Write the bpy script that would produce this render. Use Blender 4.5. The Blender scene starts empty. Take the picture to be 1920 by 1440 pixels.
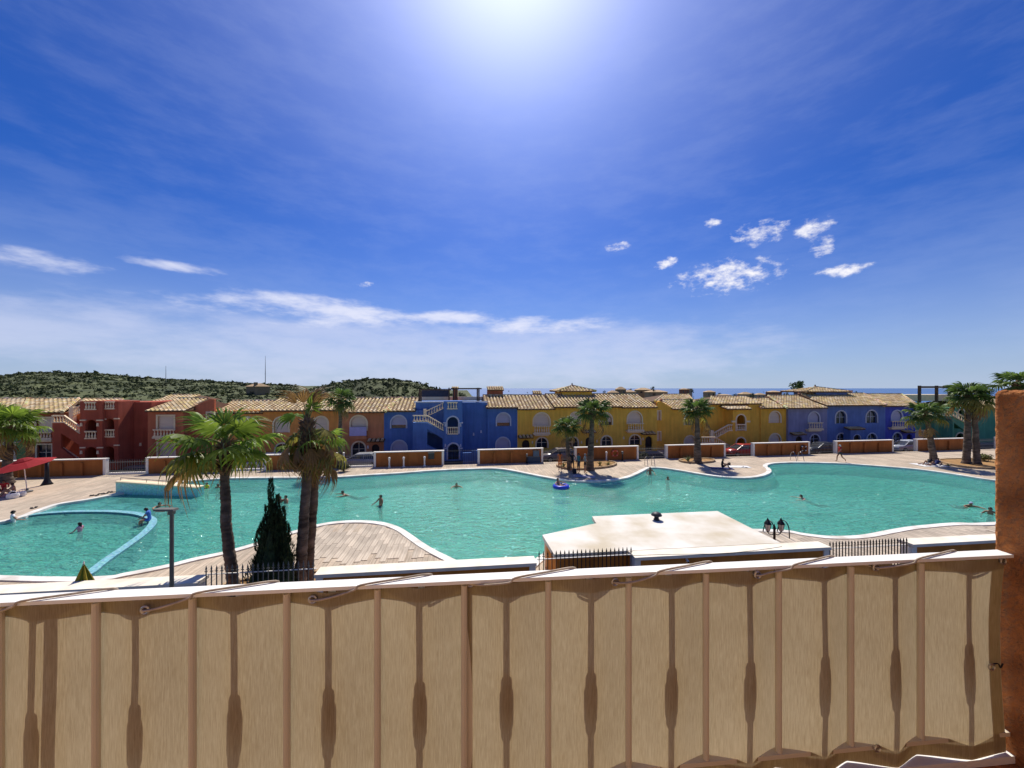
import bpy, bmesh, math, random
from mathutils import Vector, Matrix, noise
from mathutils.geometry import tessellate_polygon
random.seed(7)
R = math.radians
scene = bpy.context.scene
col = scene.collection

# ------------------------------------------------------------------ camera, sky, sun, exposure
F = 720.0; HX = 960.0; HY = 727.0; CAMZ = 7.3       # focal length and horizon measured on the photograph
cam_d = bpy.data.cameras.new('camera'); cam = bpy.data.objects.new('camera', cam_d); col.objects.link(cam)
cam.location = (0, 0, CAMZ); cam.rotation_euler = (R(90), 0, 0)
cam_d.sensor_width = 36; cam_d.lens = 36 * F / 1920; cam_d.shift_y = 7 / 1920
cam_d.clip_start = 0.05; cam_d.clip_end = 90000
scene.camera = cam
SUN_EL = R(52); SUN_AZ = R(0.0)
SUND = Vector((math.sin(SUN_AZ) * math.cos(SUN_EL), math.cos(SUN_AZ) * math.cos(SUN_EL), math.sin(SUN_EL)))
sun_d = bpy.data.lights.new('sun', 'SUN'); sun = bpy.data.objects.new('sun', sun_d); col.objects.link(sun)
sun_d.energy = 4.6; sun_d.angle = R(0.53); sun_d.color = (1, .95, .86)
sun.rotation_euler = SUND.to_track_quat('Z', 'Y').to_euler()
scene.view_settings.view_transform = 'Standard'; scene.view_settings.look = 'None'
scene.view_settings.exposure = 0.18; scene.view_settings.gamma = 1

def build_world():
    w = bpy.data.worlds.new('World'); scene.world = w; w.use_nodes = True
    w.cycles.sampling_method = 'MANUAL'; w.cycles.sample_map_resolution = 512
    nt = w.node_tree; N = nt.nodes; L = nt.links; N.clear()
    def sock(v, s):
        if isinstance(v, (int, float)): s.default_value = v
        else: L.new(v, s)
    def m(op, a, b=0.0, c=0.0, clamp=False):
        n = N.new('ShaderNodeMath'); n.operation = op; n.use_clamp = clamp
        sock(a, n.inputs[0]); sock(b, n.inputs[1]); sock(c, n.inputs[2]); return n.outputs[0]
    def ss(x, a, b):
        n = N.new('ShaderNodeMapRange'); n.interpolation_type = 'SMOOTHSTEP'
        sock(x, n.inputs[0]); n.inputs[1].default_value = a; n.inputs[2].default_value = b; return n.outputs[0]
    def mixc(f, a, b, mode='MIX'):
        n = N.new('ShaderNodeMix'); n.data_type = 'RGBA'; n.blend_type = mode
        sock(f, n.inputs[0])
        for s, v in ((n.inputs[6], a), (n.inputs[7], b)):
            if isinstance(v, tuple): s.default_value = (*v, 1)
            else: L.new(v, s)
        return n.outputs[2]
    tc = N.new('ShaderNodeTexCoord'); D = tc.outputs['Generated']
    sp = N.new('ShaderNodeSeparateXYZ'); L.new(D, sp.inputs[0]); x, y, z = sp.outputs
    az = m('ARCTAN2', x, y); el = m('ARCSINE', z)
    sky = N.new('ShaderNodeTexSky'); sky.sky_type = 'NISHITA'; sky.sun_disc = False
    sky.sun_elevation = SUN_EL; sky.sun_rotation = SUN_AZ
    sky.altitude = 150; sky.air_density = 1.0; sky.dust_density = 0.6; sky.ozone_density = 3.0
    hs = N.new('ShaderNodeHueSaturation'); hs.inputs['Saturation'].default_value = SKY_SAT; hs.inputs['Value'].default_value = SKY_VAL
    L.new(sky.outputs[0], hs.inputs['Color'])
    c = mixc(1.0, hs.outputs[0], SKY_TINT, 'MULTIPLY')
    # pale haze low over the sea
    hz = m('POWER', m('SUBTRACT', 1.0, m('DIVIDE', m('MAXIMUM', el, 0.0), 0.42), clamp=True), 2.0)
    c = mixc(m('MULTIPLY', hz, .8), c, (4.6, 5.4, 7.0))
    # aureole round the sun
    vd = N.new('ShaderNodeVectorMath'); vd.operation = 'DOT_PRODUCT'; L.new(D, vd.inputs[0]); vd.inputs[1].default_value = SUND
    ang = m('ARCCOSINE', m('MINIMUM', vd.outputs['Value'], 0.99999))
    g1 = m('MULTIPLY', m('EXPONENT', m('MULTIPLY', m('POWER', m('DIVIDE', ang, 0.19), 2.0), -1.0)), GLOW1)
    g2 = m('MULTIPLY', m('EXPONENT', m('MULTIPLY', m('POWER', m('DIVIDE', ang, 0.43), 2.0), -1.0)), GLOW2)
    glow = mixc(1.0, mixc(1.0, mixc(1.0, (1, .88, .84), (1, 1, 1), 'MULTIPLY'), g1, 'MULTIPLY'), mixc(1.0, (.78, .74, 1.0), g2, 'MULTIPLY'), 'ADD')
    c = mixc(1.0, c, glow, 'ADD')
    # clouds: soft banks at fixed azimuth and elevation, broken up with noise
    def nz(scale, det, sx, sz, seed):
        cb = N.new('ShaderNodeCombineXYZ'); L.new(m('MULTIPLY', az, sx), cb.inputs[0]); L.new(m('MULTIPLY', el, sz), cb.inputs[1]); cb.inputs[2].default_value = seed
        n = N.new('ShaderNodeTexNoise'); n.inputs['Scale'].default_value = scale; n.inputs['Detail'].default_value = det
        n.inputs['Roughness'].default_value = .62; L.new(cb.outputs[0], n.inputs['Vector']); return n.outputs[0]
    def ae(px, py):
        a = math.atan((px - HX) / F); return a, math.atan((HY - py) / F * math.cos(a))
    def ell(px, py, rx, ry):
        a, e = ae(px, py); ra = ae(px + rx, py)[0] - a; re = ae(px, py - ry)[1] - e
        u = m('POWER', m('ABSOLUTE', m('DIVIDE', m('SUBTRACT', az, a), ra)), 2.0)
        v = m('POWER', m('ABSOLUTE', m('DIVIDE', m('SUBTRACT', el, e), re)), 2.0)
        return m('SUBTRACT', 1.0, m('ADD', u, v))
    def union(lst):
        o = lst[0]
        for q in lst[1:]: o = m('MAXIMUM', o, q)
        return m('MAXIMUM', o, -3.0)
    puffs = union([ell(*e) for e in ((1425, 436, 54, 24), (1524, 428, 46, 20), (1542, 458, 26, 24), (1253, 493, 30, 12), (1365, 518, 108, 34), (1580, 507, 60, 14), (1158, 462, 26, 10), (1336, 418, 18, 10), (683, 533, 26, 6))])
    pn = nz(30, 6, 1.0, 1.7, 3.1)
    pm = ss(m('ADD', m('MULTIPLY', puffs, .55), m('MULTIPLY', m('SUBTRACT', pn, .5), 2.7)), .02, .95)
    strat = union([ell(*e) for e in ((70, 487, 180, 22), (310, 497, 110, 12), (600, 582, 240, 28), (830, 595, 130, 16), (1020, 608, 150, 18))])
    sn = nz(9, 5, .8, 2.6, 9.4); se = m('SUBTRACT', sn, .5)
    sm = m('MULTIPLY', ss(m('ADD', m('MULTIPLY', strat, .55), m('MULTIPLY', se, 2.2)), .0, .9), .75)
    bank = union([ell(*e) for e in ((660, 660, 540, 84), (1060, 660, 460, 70), (100, 620, 460, 70))])
    bm_ = m('MULTIPLY', ss(m('ADD', m('MULTIPLY', bank, .8), m('MULTIPLY', se, 1.5)), -.1, .9), .5)
    c = mixc(m('MULTIPLY', ss(sn, .36, .74), .07), c, (5.6, 6.4, 8.6))
    c = mixc(bm_, c, (6.3, 6.6, 8.3))
    c = mixc(sm, c, (7.8, 7.9, 9.0))
    c = mixc(pm, c, (8.6, 8.5, 9.0))
    bg = N.new('ShaderNodeBackground'); bg.inputs[1].default_value = .1; L.new(c, bg.inputs[0])
    out = N.new('ShaderNodeOutputWorld'); L.new(bg.outputs[0], out.inputs[0])
SKY_SAT = 1.25; SKY_VAL = 1.0; SKY_TINT = (.17, .40, .84); GLOW1 = 6.0; GLOW2 = 3.6
build_world()

# ------------------------------------------------------------------ materials
MATS = {}
def mat(name, c, rough=.8, var=.12, vs=3.0, bump=0.0, bs=40.0, c2=None, metal=0.0, spec=.3, coord='Object', stretch=(1, 1, 1), trans=0.0, rnd=0.0, detail=5):
    if name in MATS: return MATS[name]
    mt = bpy.data.materials.new(name); mt.use_nodes = True; MATS[name] = mt
    nt = mt.node_tree; N = nt.nodes; L = nt.links; b = N['Principled BSDF']
    b.inputs['Roughness'].default_value = rough; b.inputs['Metallic'].default_value = metal; b.inputs['Specular IOR Level'].default_value = spec
    tc = N.new('ShaderNodeTexCoord'); mp = N.new('ShaderNodeMapping'); mp.inputs['Scale'].default_value = stretch
    L.new(tc.outputs[coord], mp.inputs[0])
    n1 = N.new('ShaderNodeTexNoise'); n1.inputs['Scale'].default_value = vs; n1.inputs['Detail'].default_value = detail; L.new(mp.outputs[0], n1.inputs['Vector'])
    cr = N.new('ShaderNodeValToRGB'); L.new(n1.outputs[0], cr.inputs[0])
    d = tuple(max(0, q * (1 - var)) for q in c); u = tuple(min(1, q * (1 + var)) for q in (c2 or c))
    cr.color_ramp.elements[0].position = .32; cr.color_ramp.elements[1].position = .68
    cr.color_ramp.elements[0].color = (*d, 1); cr.color_ramp.elements[1].color = (*u, 1)
    cc = cr.outputs[0]
    if rnd:
        oi = N.new('ShaderNodeObjectInfo'); mr = N.new('ShaderNodeMapRange'); L.new(oi.outputs['Random'], mr.inputs[0])
        mr.inputs[3].default_value = 1 - rnd; mr.inputs[4].default_value = 1 + rnd
        mx = N.new('ShaderNodeVectorMath'); mx.operation = 'SCALE'; L.new(cc, mx.inputs[0]); L.new(mr.outputs[0], mx.inputs['Scale']); cc = mx.outputs[0]
    L.new(cc, b.inputs['Base Color'])
    if bump:
        n2 = N.new('ShaderNodeTexNoise'); n2.inputs['Scale'].default_value = bs; n2.inputs['Detail'].default_value = 6; L.new(mp.outputs[0], n2.inputs['Vector'])
        bp = N.new('ShaderNodeBump'); bp.inputs['Strength'].default_value = bump; bp.inputs['Distance'].default_value = .02
        L.new(n2.outputs[0], bp.inputs['Height']); L.new(bp.outputs[0], b.inputs['Normal'])
    if trans:
        t = N.new('ShaderNodeBsdfTranslucent'); L.new(cc, t.inputs[0])
        mx = N.new('ShaderNodeMixShader'); mx.inputs[0].default_value = trans
        L.new(b.outputs[0], mx.inputs[1]); L.new(t.outputs[0], mx.inputs[2])
        L.new(mx.outputs[0], N['Material Output'].inputs[0])
    return mt

# ------------------------------------------------------------------ mesh helpers
class MB:
    def __init__(s): s.v = []; s.f = []; s.m = []; s.c = []
    def add(s, vs, fs, mi=0, c=None):
        o = len(s.v); s.v += [tuple(q) for q in vs]
        for f in fs:
            s.f.append(tuple(i + o for i in f)); s.m.append(mi); s.c.append(c)
        return s
    def box(s, a, b, mi=0, M=None, taper=1.0):
        x0, y0, z0 = a; x1, y1, z1 = b
        cx, cy = (x0 + x1) / 2, (y0 + y1) / 2
        vs = [(x0, y0, z0), (x1, y0, z0), (x1, y1, z0), (x0, y1, z0)] + [(cx + (x - cx) * taper, cy + (y - cy) * taper, z1) for x, y in ((x0, y0), (x1, y0), (x1, y1), (x0, y1))]
        if M is not None: vs = [M @ Vector(q) for q in vs]
        return s.add(vs, [(0, 3, 2, 1), (4, 5, 6, 7), (0, 1, 5, 4), (1, 2, 6, 5), (2, 3, 7, 6), (3, 0, 4, 7)], mi)
    def bar(s, p, q, w, h=None, mi=0, up=(0, 0, 1)):
        p = Vector(p); q = Vector(q); d = (q - p); h = h or w
        t = d.normalized(); a = t.cross(Vector(up))
        if a.length < 1e-4: a = t.cross(Vector((1, 0, 0)))
        a.normalize(); b = a.cross(t).normalized()
        vs = [p + a * sx * w / 2 + b * sy * h / 2 for sx, sy in ((-1, -1), (1, -1), (1, 1), (-1, 1))] + [q + a * sx * w / 2 + b * sy * h / 2 for sx, sy in ((-1, -1), (1, -1), (1, 1), (-1, 1))]
        return s.add(vs, [(0, 1, 2, 3), (7, 6, 5, 4), (0, 4, 5, 1), (1, 5, 6, 2), (2, 6, 7, 3), (3, 7, 4, 0)], mi)
    def tube(s, pts, rad, seg=8, mi=0, caps=True, closed=False):
        pts = [Vector(p) for p in pts]; n = len(pts)
        if not hasattr(rad, '__len__'): rad = [rad] * n
        vs = []; fs = []; up = Vector((0, 0, 1)); a = None
        for i in range(n):
            t = (pts[(i + 1) % n] - pts[i - 1]) if closed else (pts[min(i + 1, n - 1)] - pts[max(i - 1, 0)])
            t.normalize()
            if a is None: a = t.cross(up); a = t.cross(Vector((1, 0, 0))) if a.length < .05 else a
            a = (a - t * a.dot(t)).normalized(); b = t.cross(a)
            for k in range(seg):
                q = 2 * math.pi * k / seg; vs.append(pts[i] + (a * math.cos(q) + b * math.sin(q)) * rad[i])
        for i in range(n if closed else n - 1):
            j = (i + 1) % n
            for k in range(seg):
                l = (k + 1) % seg; fs.append((i * seg + k, i * seg + l, j * seg + l, j * seg + k))
        if caps and not closed: fs += [tuple(range(seg))[::-1], tuple((n - 1) * seg + k for k in range(seg))]
        return s.add(vs, fs, mi)
    def lathe(s, prof, seg=12, loc=(0, 0, 0), mi=0, M=None):
        vs = []; fs = []; n = len(prof)
        for r, z in prof:
            for k in range(seg):
                q = 2 * math.pi * k / seg; p = Vector((loc[0] + r * math.cos(q), loc[1] + r * math.sin(q), loc[2] + z)); vs.append(M @ p if M is not None else p)
        for i in range(n - 1):
            for k in range(seg):
                l = (k + 1) % seg; fs.append((i * seg + k, i * seg + l, (i + 1) * seg + l, (i + 1) * seg + k))
        fs += [tuple(range(seg))[::-1], tuple((n - 1) * seg + k for k in range(seg))]
        return s.add(vs, fs, mi)
    def ball(s, c, r, seg=8, rings=5, mi=0):
        if not hasattr(r, '__len__'): r = (r, r, r)
        vs = [(c[0], c[1], c[2] - r[2])]; fs = []
        for i in range(1, rings):
            t = -math.pi / 2 + math.pi * i / rings
            for k in range(seg):
                q = 2 * math.pi * k / seg; vs.append((c[0] + r[0] * math.cos(t) * math.cos(q), c[1] + r[1] * math.cos(t) * math.sin(q), c[2] + r[2] * math.sin(t)))
        vs.append((c[0], c[1], c[2] + r[2])); e = len(vs) - 1
        for k in range(seg):
            l = (k + 1) % seg; fs.append((0, 1 + l, 1 + k)); fs.append((e, e - seg + k, e - seg + l))
            for i in range(rings - 2): fs.append((1 + i * seg + k, 1 + i * seg + l, 1 + (i + 1) * seg + l, 1 + (i + 1) * seg + k))
        return s.add(vs, fs, mi)
    def prism(s, outer, holes, y0, y1, mi=0):
        """(x,z) outline with holes, extruded along y from y0 to y1"""
        loops = [outer] + list(holes); flat = [p for l in loops for p in l]; n = len(flat)
        tr = tessellate_polygon([[Vector((p[0], p[1], 0)) for p in l] for l in loops])
        vs = [(p[0], y0, p[1]) for p in flat] + [(p[0], y1, p[1]) for p in flat]; fs = []
        for t in tr:
            a, b, c = t
            A, B, C = flat[a], flat[b], flat[c]
            if (B[0] - A[0]) * (C[1] - A[1]) - (B[1] - A[1]) * (C[0] - A[0]) < 0: a, b, c = a, c, b
            fs.append((a, b, c)); fs.append((c + n, b + n, a + n))
        o = 0
        for l in loops:
            k = len(l)
            for i in range(k):
                j = (i + 1) % k; fs.append((o + i, o + i + n, o + j + n, o + j))
            o += k
        return s.add(vs, fs, mi)
    def build(s, name, m, parent=None, smooth=False, loc=None, rot=None):
        me = s.mesh(name, m, smooth); return put(name, me, parent, loc, rot)
    def mesh(s, name, m, smooth=False):
        me = bpy.data.meshes.new(name); me.from_pydata(s.v, [], s.f)
        ms = m if isinstance(m, (list, tuple)) else [m]
        for q in ms: me.materials.append(q)
        if len(ms) > 1: me.polygons.foreach_set('material_index', s.m)
        if any(q is not None for q in s.c):
            at = me.color_attributes.new('Col', 'FLOAT_COLOR', 'CORNER'); i = 0
            for f, q in zip(s.f, s.c):
                for _ in f: at.data[i].color = (*(q or (1, 1, 1)), 1); i += 1
        if smooth: me.polygons.foreach_set('use_smooth', [True] * len(me.polygons))
        me.update(); return me
def put(name, me, parent=None, loc=None, rot=None):
    o = bpy.data.objects.new(name, me); col.objects.link(o)
    if parent: o.parent = parent
    if loc is not None: o.location = loc
    if rot is not None: o.rotation_euler = rot
    return o
def tag(o, label, cat, group=None):
    o['label'] = label; o['category'] = cat
    if group: o['group'] = group
    return o
def struct(o, kind='structure', label=None):
    o['kind'] = kind
    if label: o['label'] = label
    return o
def empty(name, loc=(0, 0, 0), rz=0, label=None, cat=None, group=None):
    o = bpy.data.objects.new(name, None); col.objects.link(o); o.location = loc; o.rotation_euler = (0, 0, rz); o.empty_display_size = .2
    if label: tag(o, label, cat, group)
    return o
def G(x, y, z=0.0):
    """photo pixel -> world point on the level z"""
    k = (CAMZ - z) / (y - HY); return Vector(((x - HX) * k, F * k, z))
def at(x, y, Y):
    """photo pixel -> world point at depth Y"""
    return Vector(((x - HX) / F * Y, Y, CAMZ - (y - HY) / F * Y))
# street frame: u along the far garden wall, v away from the camera
TH = math.atan(.15); UO = Vector((0, 37.37, 0)); UD = Vector((math.cos(TH), math.sin(TH), 0)); VD = Vector((-math.sin(TH), math.cos(TH), 0))
def FP(x, y, v):
    d = Vector(((x - HX) / F, 1, -(y - HY) / F)); t = (v + UO.dot(VD)) / d.dot(VD)
    P = d * t + Vector((0, 0, CAMZ)); return (P - UO).dot(UD), P.z
def S(u, v, z): return UO + UD * u + VD * v + Vector((0, 0, z))
def catmull(pts, n=6, closed=True):
    o = []; k = len(pts)
    for i in range(k if closed else k - 1):
        g = lambda j: pts[j % k] if closed else pts[max(0, min(k - 1, j))]
        a, b, c, d = g(i - 1), g(i), g(i + 1), g(i + 2)
        for s in range(n):
            t = s / n; o.append(.5 * ((2 * b) + (c - a) * t + (2 * a - 5 * b + 4 * c - d) * t * t + (3 * b - a - 3 * c + d) * t ** 3))
    if not closed: o.append(pts[-1])
    return o
# ------------------------------------------------------------------ colours
def stucco(n, c, **k):
    mt = mat(n, c, rough=.92, var=.10, vs=.9, bump=.35, bs=34, spec=.1, **k); nt = mt.node_tree; b = nt.nodes['Principled BSDF']; cc = b.inputs['Base Color'].links[0].from_socket
    tc = nt.nodes.new('ShaderNodeTexCoord'); mp = nt.nodes.new('ShaderNodeMapping'); mp.inputs['Scale'].default_value = (2.2, 2.2, .22); nt.links.new(tc.outputs['Object'], mp.inputs[0])
    n1 = nt.nodes.new('ShaderNodeTexNoise'); n1.inputs['Scale'].default_value = 1.6; n1.inputs['Detail'].default_value = 6; nt.links.new(mp.outputs[0], n1.inputs[0])
    mr = nt.nodes.new('ShaderNodeMapRange'); mr.inputs[1].default_value = .3; mr.inputs[2].default_value = .7; mr.inputs[3].default_value = .88; mr.inputs[4].default_value = 1.09; nt.links.new(n1.outputs[0], mr.inputs[0])
    sc = nt.nodes.new('ShaderNodeVectorMath'); sc.operation = 'SCALE'; nt.links.new(cc, sc.inputs[0]); nt.links.new(mr.outputs[0], sc.inputs['Scale']); nt.links.new(sc.outputs[0], b.inputs['Base Color']); return mt
WHITE = mat('white_paint', (.85, .79, .69), .6, .04, 2.0, .1, 30)
CREAM = mat('cream_trim', (.92, .74, .47), .7, .06, 2.0, .1, 30)
PALETRIM = mat('pale_blue_trim', (.58, .60, .66), .7, .06, 2.0)
SHUT = mat('shutter_slats', (.80, .64, .48), .6, .06, 1.0, .3, 10, stretch=(.1, .1, 4))
SHUTB = mat('shutter_lilac', (.50, .49, .60), .6, .06, 1.0, .3, 10, stretch=(.1, .1, 4))
GLASS = mat('window_glass', (.03, .035, .045), .08, .2, 1.5, spec=.6)
DARK = mat('dark_wood_door', (.035, .025, .022), .5, .2, 4)
IRON = mat('grey_iron', (.16, .16, .15), .5, .1, 5, metal=.3)
BLACK = mat('black_iron', (.02, .02, .022), .45, .1, 5, metal=.3)
BROWNW = mat('brown_beam', (.11, .06, .035), .8, .2, 3)
WALLO = stucco('garden_wall_ochre', (.38, .135, .04))
STREETM = mat('asphalt', (.055, .055, .055), .95, .15, 6, .3, 60)
def tilemat():
    mt = bpy.data.materials.new('roof_tile'); mt.use_nodes = True; nt = mt.node_tree; b = nt.nodes['Principled BSDF']
    a = nt.nodes.new('ShaderNodeAttribute'); a.attribute_name = 'Col'; n = nt.nodes.new('ShaderNodeTexNoise'); n.inputs['Scale'].default_value = 4
    mx = nt.nodes.new('ShaderNodeMix'); mx.data_type = 'RGBA'; mx.blend_type = 'MULTIPLY'; mx.inputs[0].default_value = .5
    mr = nt.nodes.new('ShaderNodeMapRange'); mr.inputs[3].default_value = .7; mr.inputs[4].default_value = 1.3; nt.links.new(n.outputs[0], mr.inputs[0]); mx.inputs[0].default_value = 1
    nt.links.new(a.outputs[0], mx.inputs[6]); nt.links.new(mr.outputs[0], mx.inputs[7]); nt.links.new(mx.outputs[2], b.inputs['Base Color'])
    b.inputs['Roughness'].default_value = .85; return mt
TILE = tilemat(); UNDER = mat('roof_channel', (.13, .07, .035), .9, .2, 3)

# ------------------------------------------------------------------ terrain, sea
def smooth(a, b, x): t = max(0, min(1, (x - a) / (b - a))); return t * t * (3 - 2 * t)
HILL = [(-900, 716), (-300, 712), (0, 707), (40, 701), (110, 699.5), (180, 702), (250, 708), (330, 713), (400, 716), (470, 720), (560, 723.5), (600, 724), (650, 727), (760, 731), (850, 736), (960, 760)]
KNOLL = [(540, 745), (600, 727), (625, 721), (650, 715), (690, 712.5), (740, 712.5), (775, 717), (800, 724), (822, 732), (860, 746)]
def interp(tab, x):
    if x <= tab[0][0]: return tab[0][1]
    for (a, b), (c, d) in zip(tab, tab[1:]):
        if x <= c: return b + (d - b) * (x - a) / (c - a)
    return tab[-1][1]
def terrain_z(X, Y):
    if Y < 60: return -1.05
    px = HX + F * X / Y
    base = -1.05 - smooth(75, 1500, Y) * 130 - smooth(60, 120, Y) * 2
    hz = CAMZ + (HY - interp(HILL, px)) / F * 430
    h = base
    if px < 960:
        k = smooth(90, 430, Y) if Y < 430 else 1 - .8 * smooth(430, 1000, Y)
        h = max(h, -3 + (hz + 3) * k if Y < 430 else -60 + (hz + 60) * k)
    if 520 < px < 880:
        kz = CAMZ + (HY - interp(KNOLL, px)) / F * 190
        k = smooth(110, 190, Y) if Y < 190 else 1 - smooth(190, 330, Y)
        h = max(h, -3 + (kz + 3) * k)
    h += (noise.noise(Vector((X / 23, Y / 23, 0))) * .9 + noise.noise(Vector((X / 7, Y / 7, 4))) * .35) * smooth(80, 160, Y)
    return h
def build_terrain():
    rows = [-40, 8, 30, 50, 60, 68, 76] + [84 * 1.045 ** i for i in range(68)]
    na = 150; vs = []; fs = []
    for Y in rows:
        for i in range(na + 1):
            t = -1.75 + 3.5 * i / na
            D = max(Y, 60); vs.append((t * D, Y, terrain_z(t * D, Y)))
    for j in range(len(rows) - 1):
        for i in range(na):
            a = j * (na + 1) + i; fs.append((a, a + 1, a + na + 2, a + na + 1))
    m = MB(); m.add(vs, fs)
    g = mat('scrub_ground', (.05, .068, .018), .95, .4, .06, .6, .6, c2=(.09, .10, .034))
    struct(m.build('terrain', g, smooth=True))
    sea = mat('sea_water', (.012, .075, .22), .25, .15, .002, spec=.5)
    m = MB(); m.add([(-90000, 900, -118), (90000, 900, -118), (90000, 80000, -118), (-90000, 80000, -118)], [(0, 1, 2, 3)]); struct(m.build('sea', sea))
build_terrain()
def leaf_blob(mb, c, r, n, size, rng, squash=.8, core=True, mi=0):
    """a clump of leaf-sized faces spread through a volume"""
    for _ in range(n):
        d = Vector((rng.gauss(0, 1), rng.gauss(0, 1), rng.gauss(0, 1))); d.normalize()
        k = rng.uniform(.35, 1.05); p = Vector(c) + Vector((d.x * r * k, d.y * r * k, d.z * r * k * squash))
        a = Vector((rng.gauss(0, 1), rng.gauss(0, 1), rng.gauss(0, 1))).normalized(); b = a.cross(d)
        if b.length < .1: continue
        b.normalize(); s = size * rng.uniform(.6, 1.4)
        mb.add([p - a * s, p + b * s * .5, p + a * s, p - b * s * .5], [(0, 1, 2, 3)], mi)
SCRUB = mat('scrub_leaves', (.045, .062, .018), .8, .4, .08, c2=(.10, .115, .035), coord='Object')
def build_scrub():
    rng = random.Random(3); m = MB(); n = 0
    while n < 7500:
        t = rng.uniform(-1.62, -.12); Y = 105 * (430 / 105) ** rng.random() ** .8; X = t * Y; px = HX + F * t
        if Y > 200 and 560 < px < 860: continue
        z = terrain_z(X, Y)
        if terrain_z(X, Y + 4) < z - .3: continue
        if noise.noise(Vector((X / 14, Y / 14, 2))) < -.15 and rng.random() < .8: continue
        r = rng.uniform(.5, 1.3) * (Y / 260) ** .6 * (1.9 if rng.random() < .06 else 1)
        leaf_blob(m, (X, Y, z + r * .35), r, 11, r * .55, rng, .6); n += 1
    n = 0
    while n < 1300:
        px = rng.uniform(590, 850); Y = rng.uniform(112, 192); X = (px - HX) / F * Y; z = terrain_z(X, Y); r = rng.uniform(.35, .9); leaf_blob(m, (X, Y, z + r * .35), r, 11, r * .5, rng, .6); n += 1
    struct(m.build('hillside_scrub', SCRUB), 'stuff', 'dark green low scrub covering the hill')
build_scrub()

# ------------------------------------------------------------------ pool and deck
FARPX = [(0, 977), (60, 959), (104, 945), (167, 935), (217, 925), (270, 915), (322, 907), (347, 902), (390, 898), (434, 895.3), (494, 894.5), (559, 894), (592, 894), (643, 892.5), (695, 889), (747, 886), (798, 882), (833, 880), (870, 878.3), (892, 877.6), (917, 877), (936, 877.6), (960, 880.6), (995, 887.5), (1029, 894), (1064, 899.3), (1098, 901), (1133, 900), (1167, 895), (1187, 888), (1201, 881), (1212, 876.5), (1227, 875.5), (1248, 877), (1282, 882), (1317, 888), (1351, 892.5), (1386, 894.4), (1411, 893), (1428, 889), (1437, 884), (1436, 879), (1430.5, 875), (1432, 871), (1443, 868), (1467, 866.4), (1497, 866), (1540, 866.7), (1584, 868.4), (1628, 871.5), (1667, 874.5), (1714, 878.4), (1760, 884), (1807, 891), (1859, 899)]
NEARPX = [(1860, 985), (1804, 985), (1747, 989.7), (1710, 994), (1672, 1001), (1635, 1008), (1597, 1011), (1550, 1010), (1503, 1004), (1472, 999)]
PENPX = [(840, 1055), (805, 1037.5), (780, 1022), (760, 1007.5), (740, 994), (715, 985), (685, 981), (647, 981), (610, 985), (582, 992), (530, 1007), (478, 1024), (425, 1039), (369, 1051), (322, 1063), (271, 1074), (229, 1082), (200, 1088), (144, 1091), (83, 1091), (0, 1089)]
V2 = lambda p: Vector((p[0], p[1], 0))
ctrl = [G(*p) for p in FARPX] + [V2(p) for p in ((39.6, 28.4), (36.5, 24.2), (31, 21.4))] + [G(*p) for p in NEARPX]
ctrl += [V2(p) for p in ((11.2, 19.5), (8, 19.6), (5, 19.2), (3.1, 18.2), (1.6, 16.6), (.85, 15.4), (.3, 14.75), (-.8, 14.75), (-1.8, 15.2))]
ctrl += [G(*p) for p in PENPX] + [V2(p) for p in ((-25, 14.9), (-30, 16.6), (-31, 19))]
OUT = catmull(ctrl, 5)
def area(l): return sum(a.x * b.y - b.x * a.y for a, b in zip(l, l[1:] + l[:1])) / 2
if area(OUT) < 0: OUT.reverse()
def offset(l, d):
    """move a ccw loop inwards by d"""
    o = []; n = len(l)
    for i in range(n):
        t = (l[(i + 2) % n] - l[i - 2]); t.normalize(); o.append(l[i] + Vector((-t.y, t.x, 0)) * d)
    return o
INN = offset(OUT, .36); LED = offset(OUT, .62)
def ring(a, za, b, zb): 
    n = len(a); return [(p.x, p.y, za) for p in a] + [(p.x, p.y, zb) for p in b], [(i, (i + 1) % n, n + (i + 1) % n, n + i) for i in range(n)]
def fill(l, z, flip=False):
    tr = tessellate_polygon([l]); fs = []
    for a, b, c in tr:
        A, B, C = l[a], l[b], l[c]; s = (B.x - A.x) * (C.y - A.y) - (B.y - A.y) * (C.x - A.x)
        fs.append((a, b, c) if s > 0 else (a, c, b))
    return [(p.x, p.y, z) for p in l], fs
def inside(x, y, l):
    c = False; n = len(l); j = n - 1
    for i in range(n):
        if (l[i][1] > y) != (l[j][1] > y) and x < (l[j][0] - l[i][0]) * (y - l[i][1]) / (l[j][1] - l[i][1]) + l[i][0]: c = not c
        j = i
    return c
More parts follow.
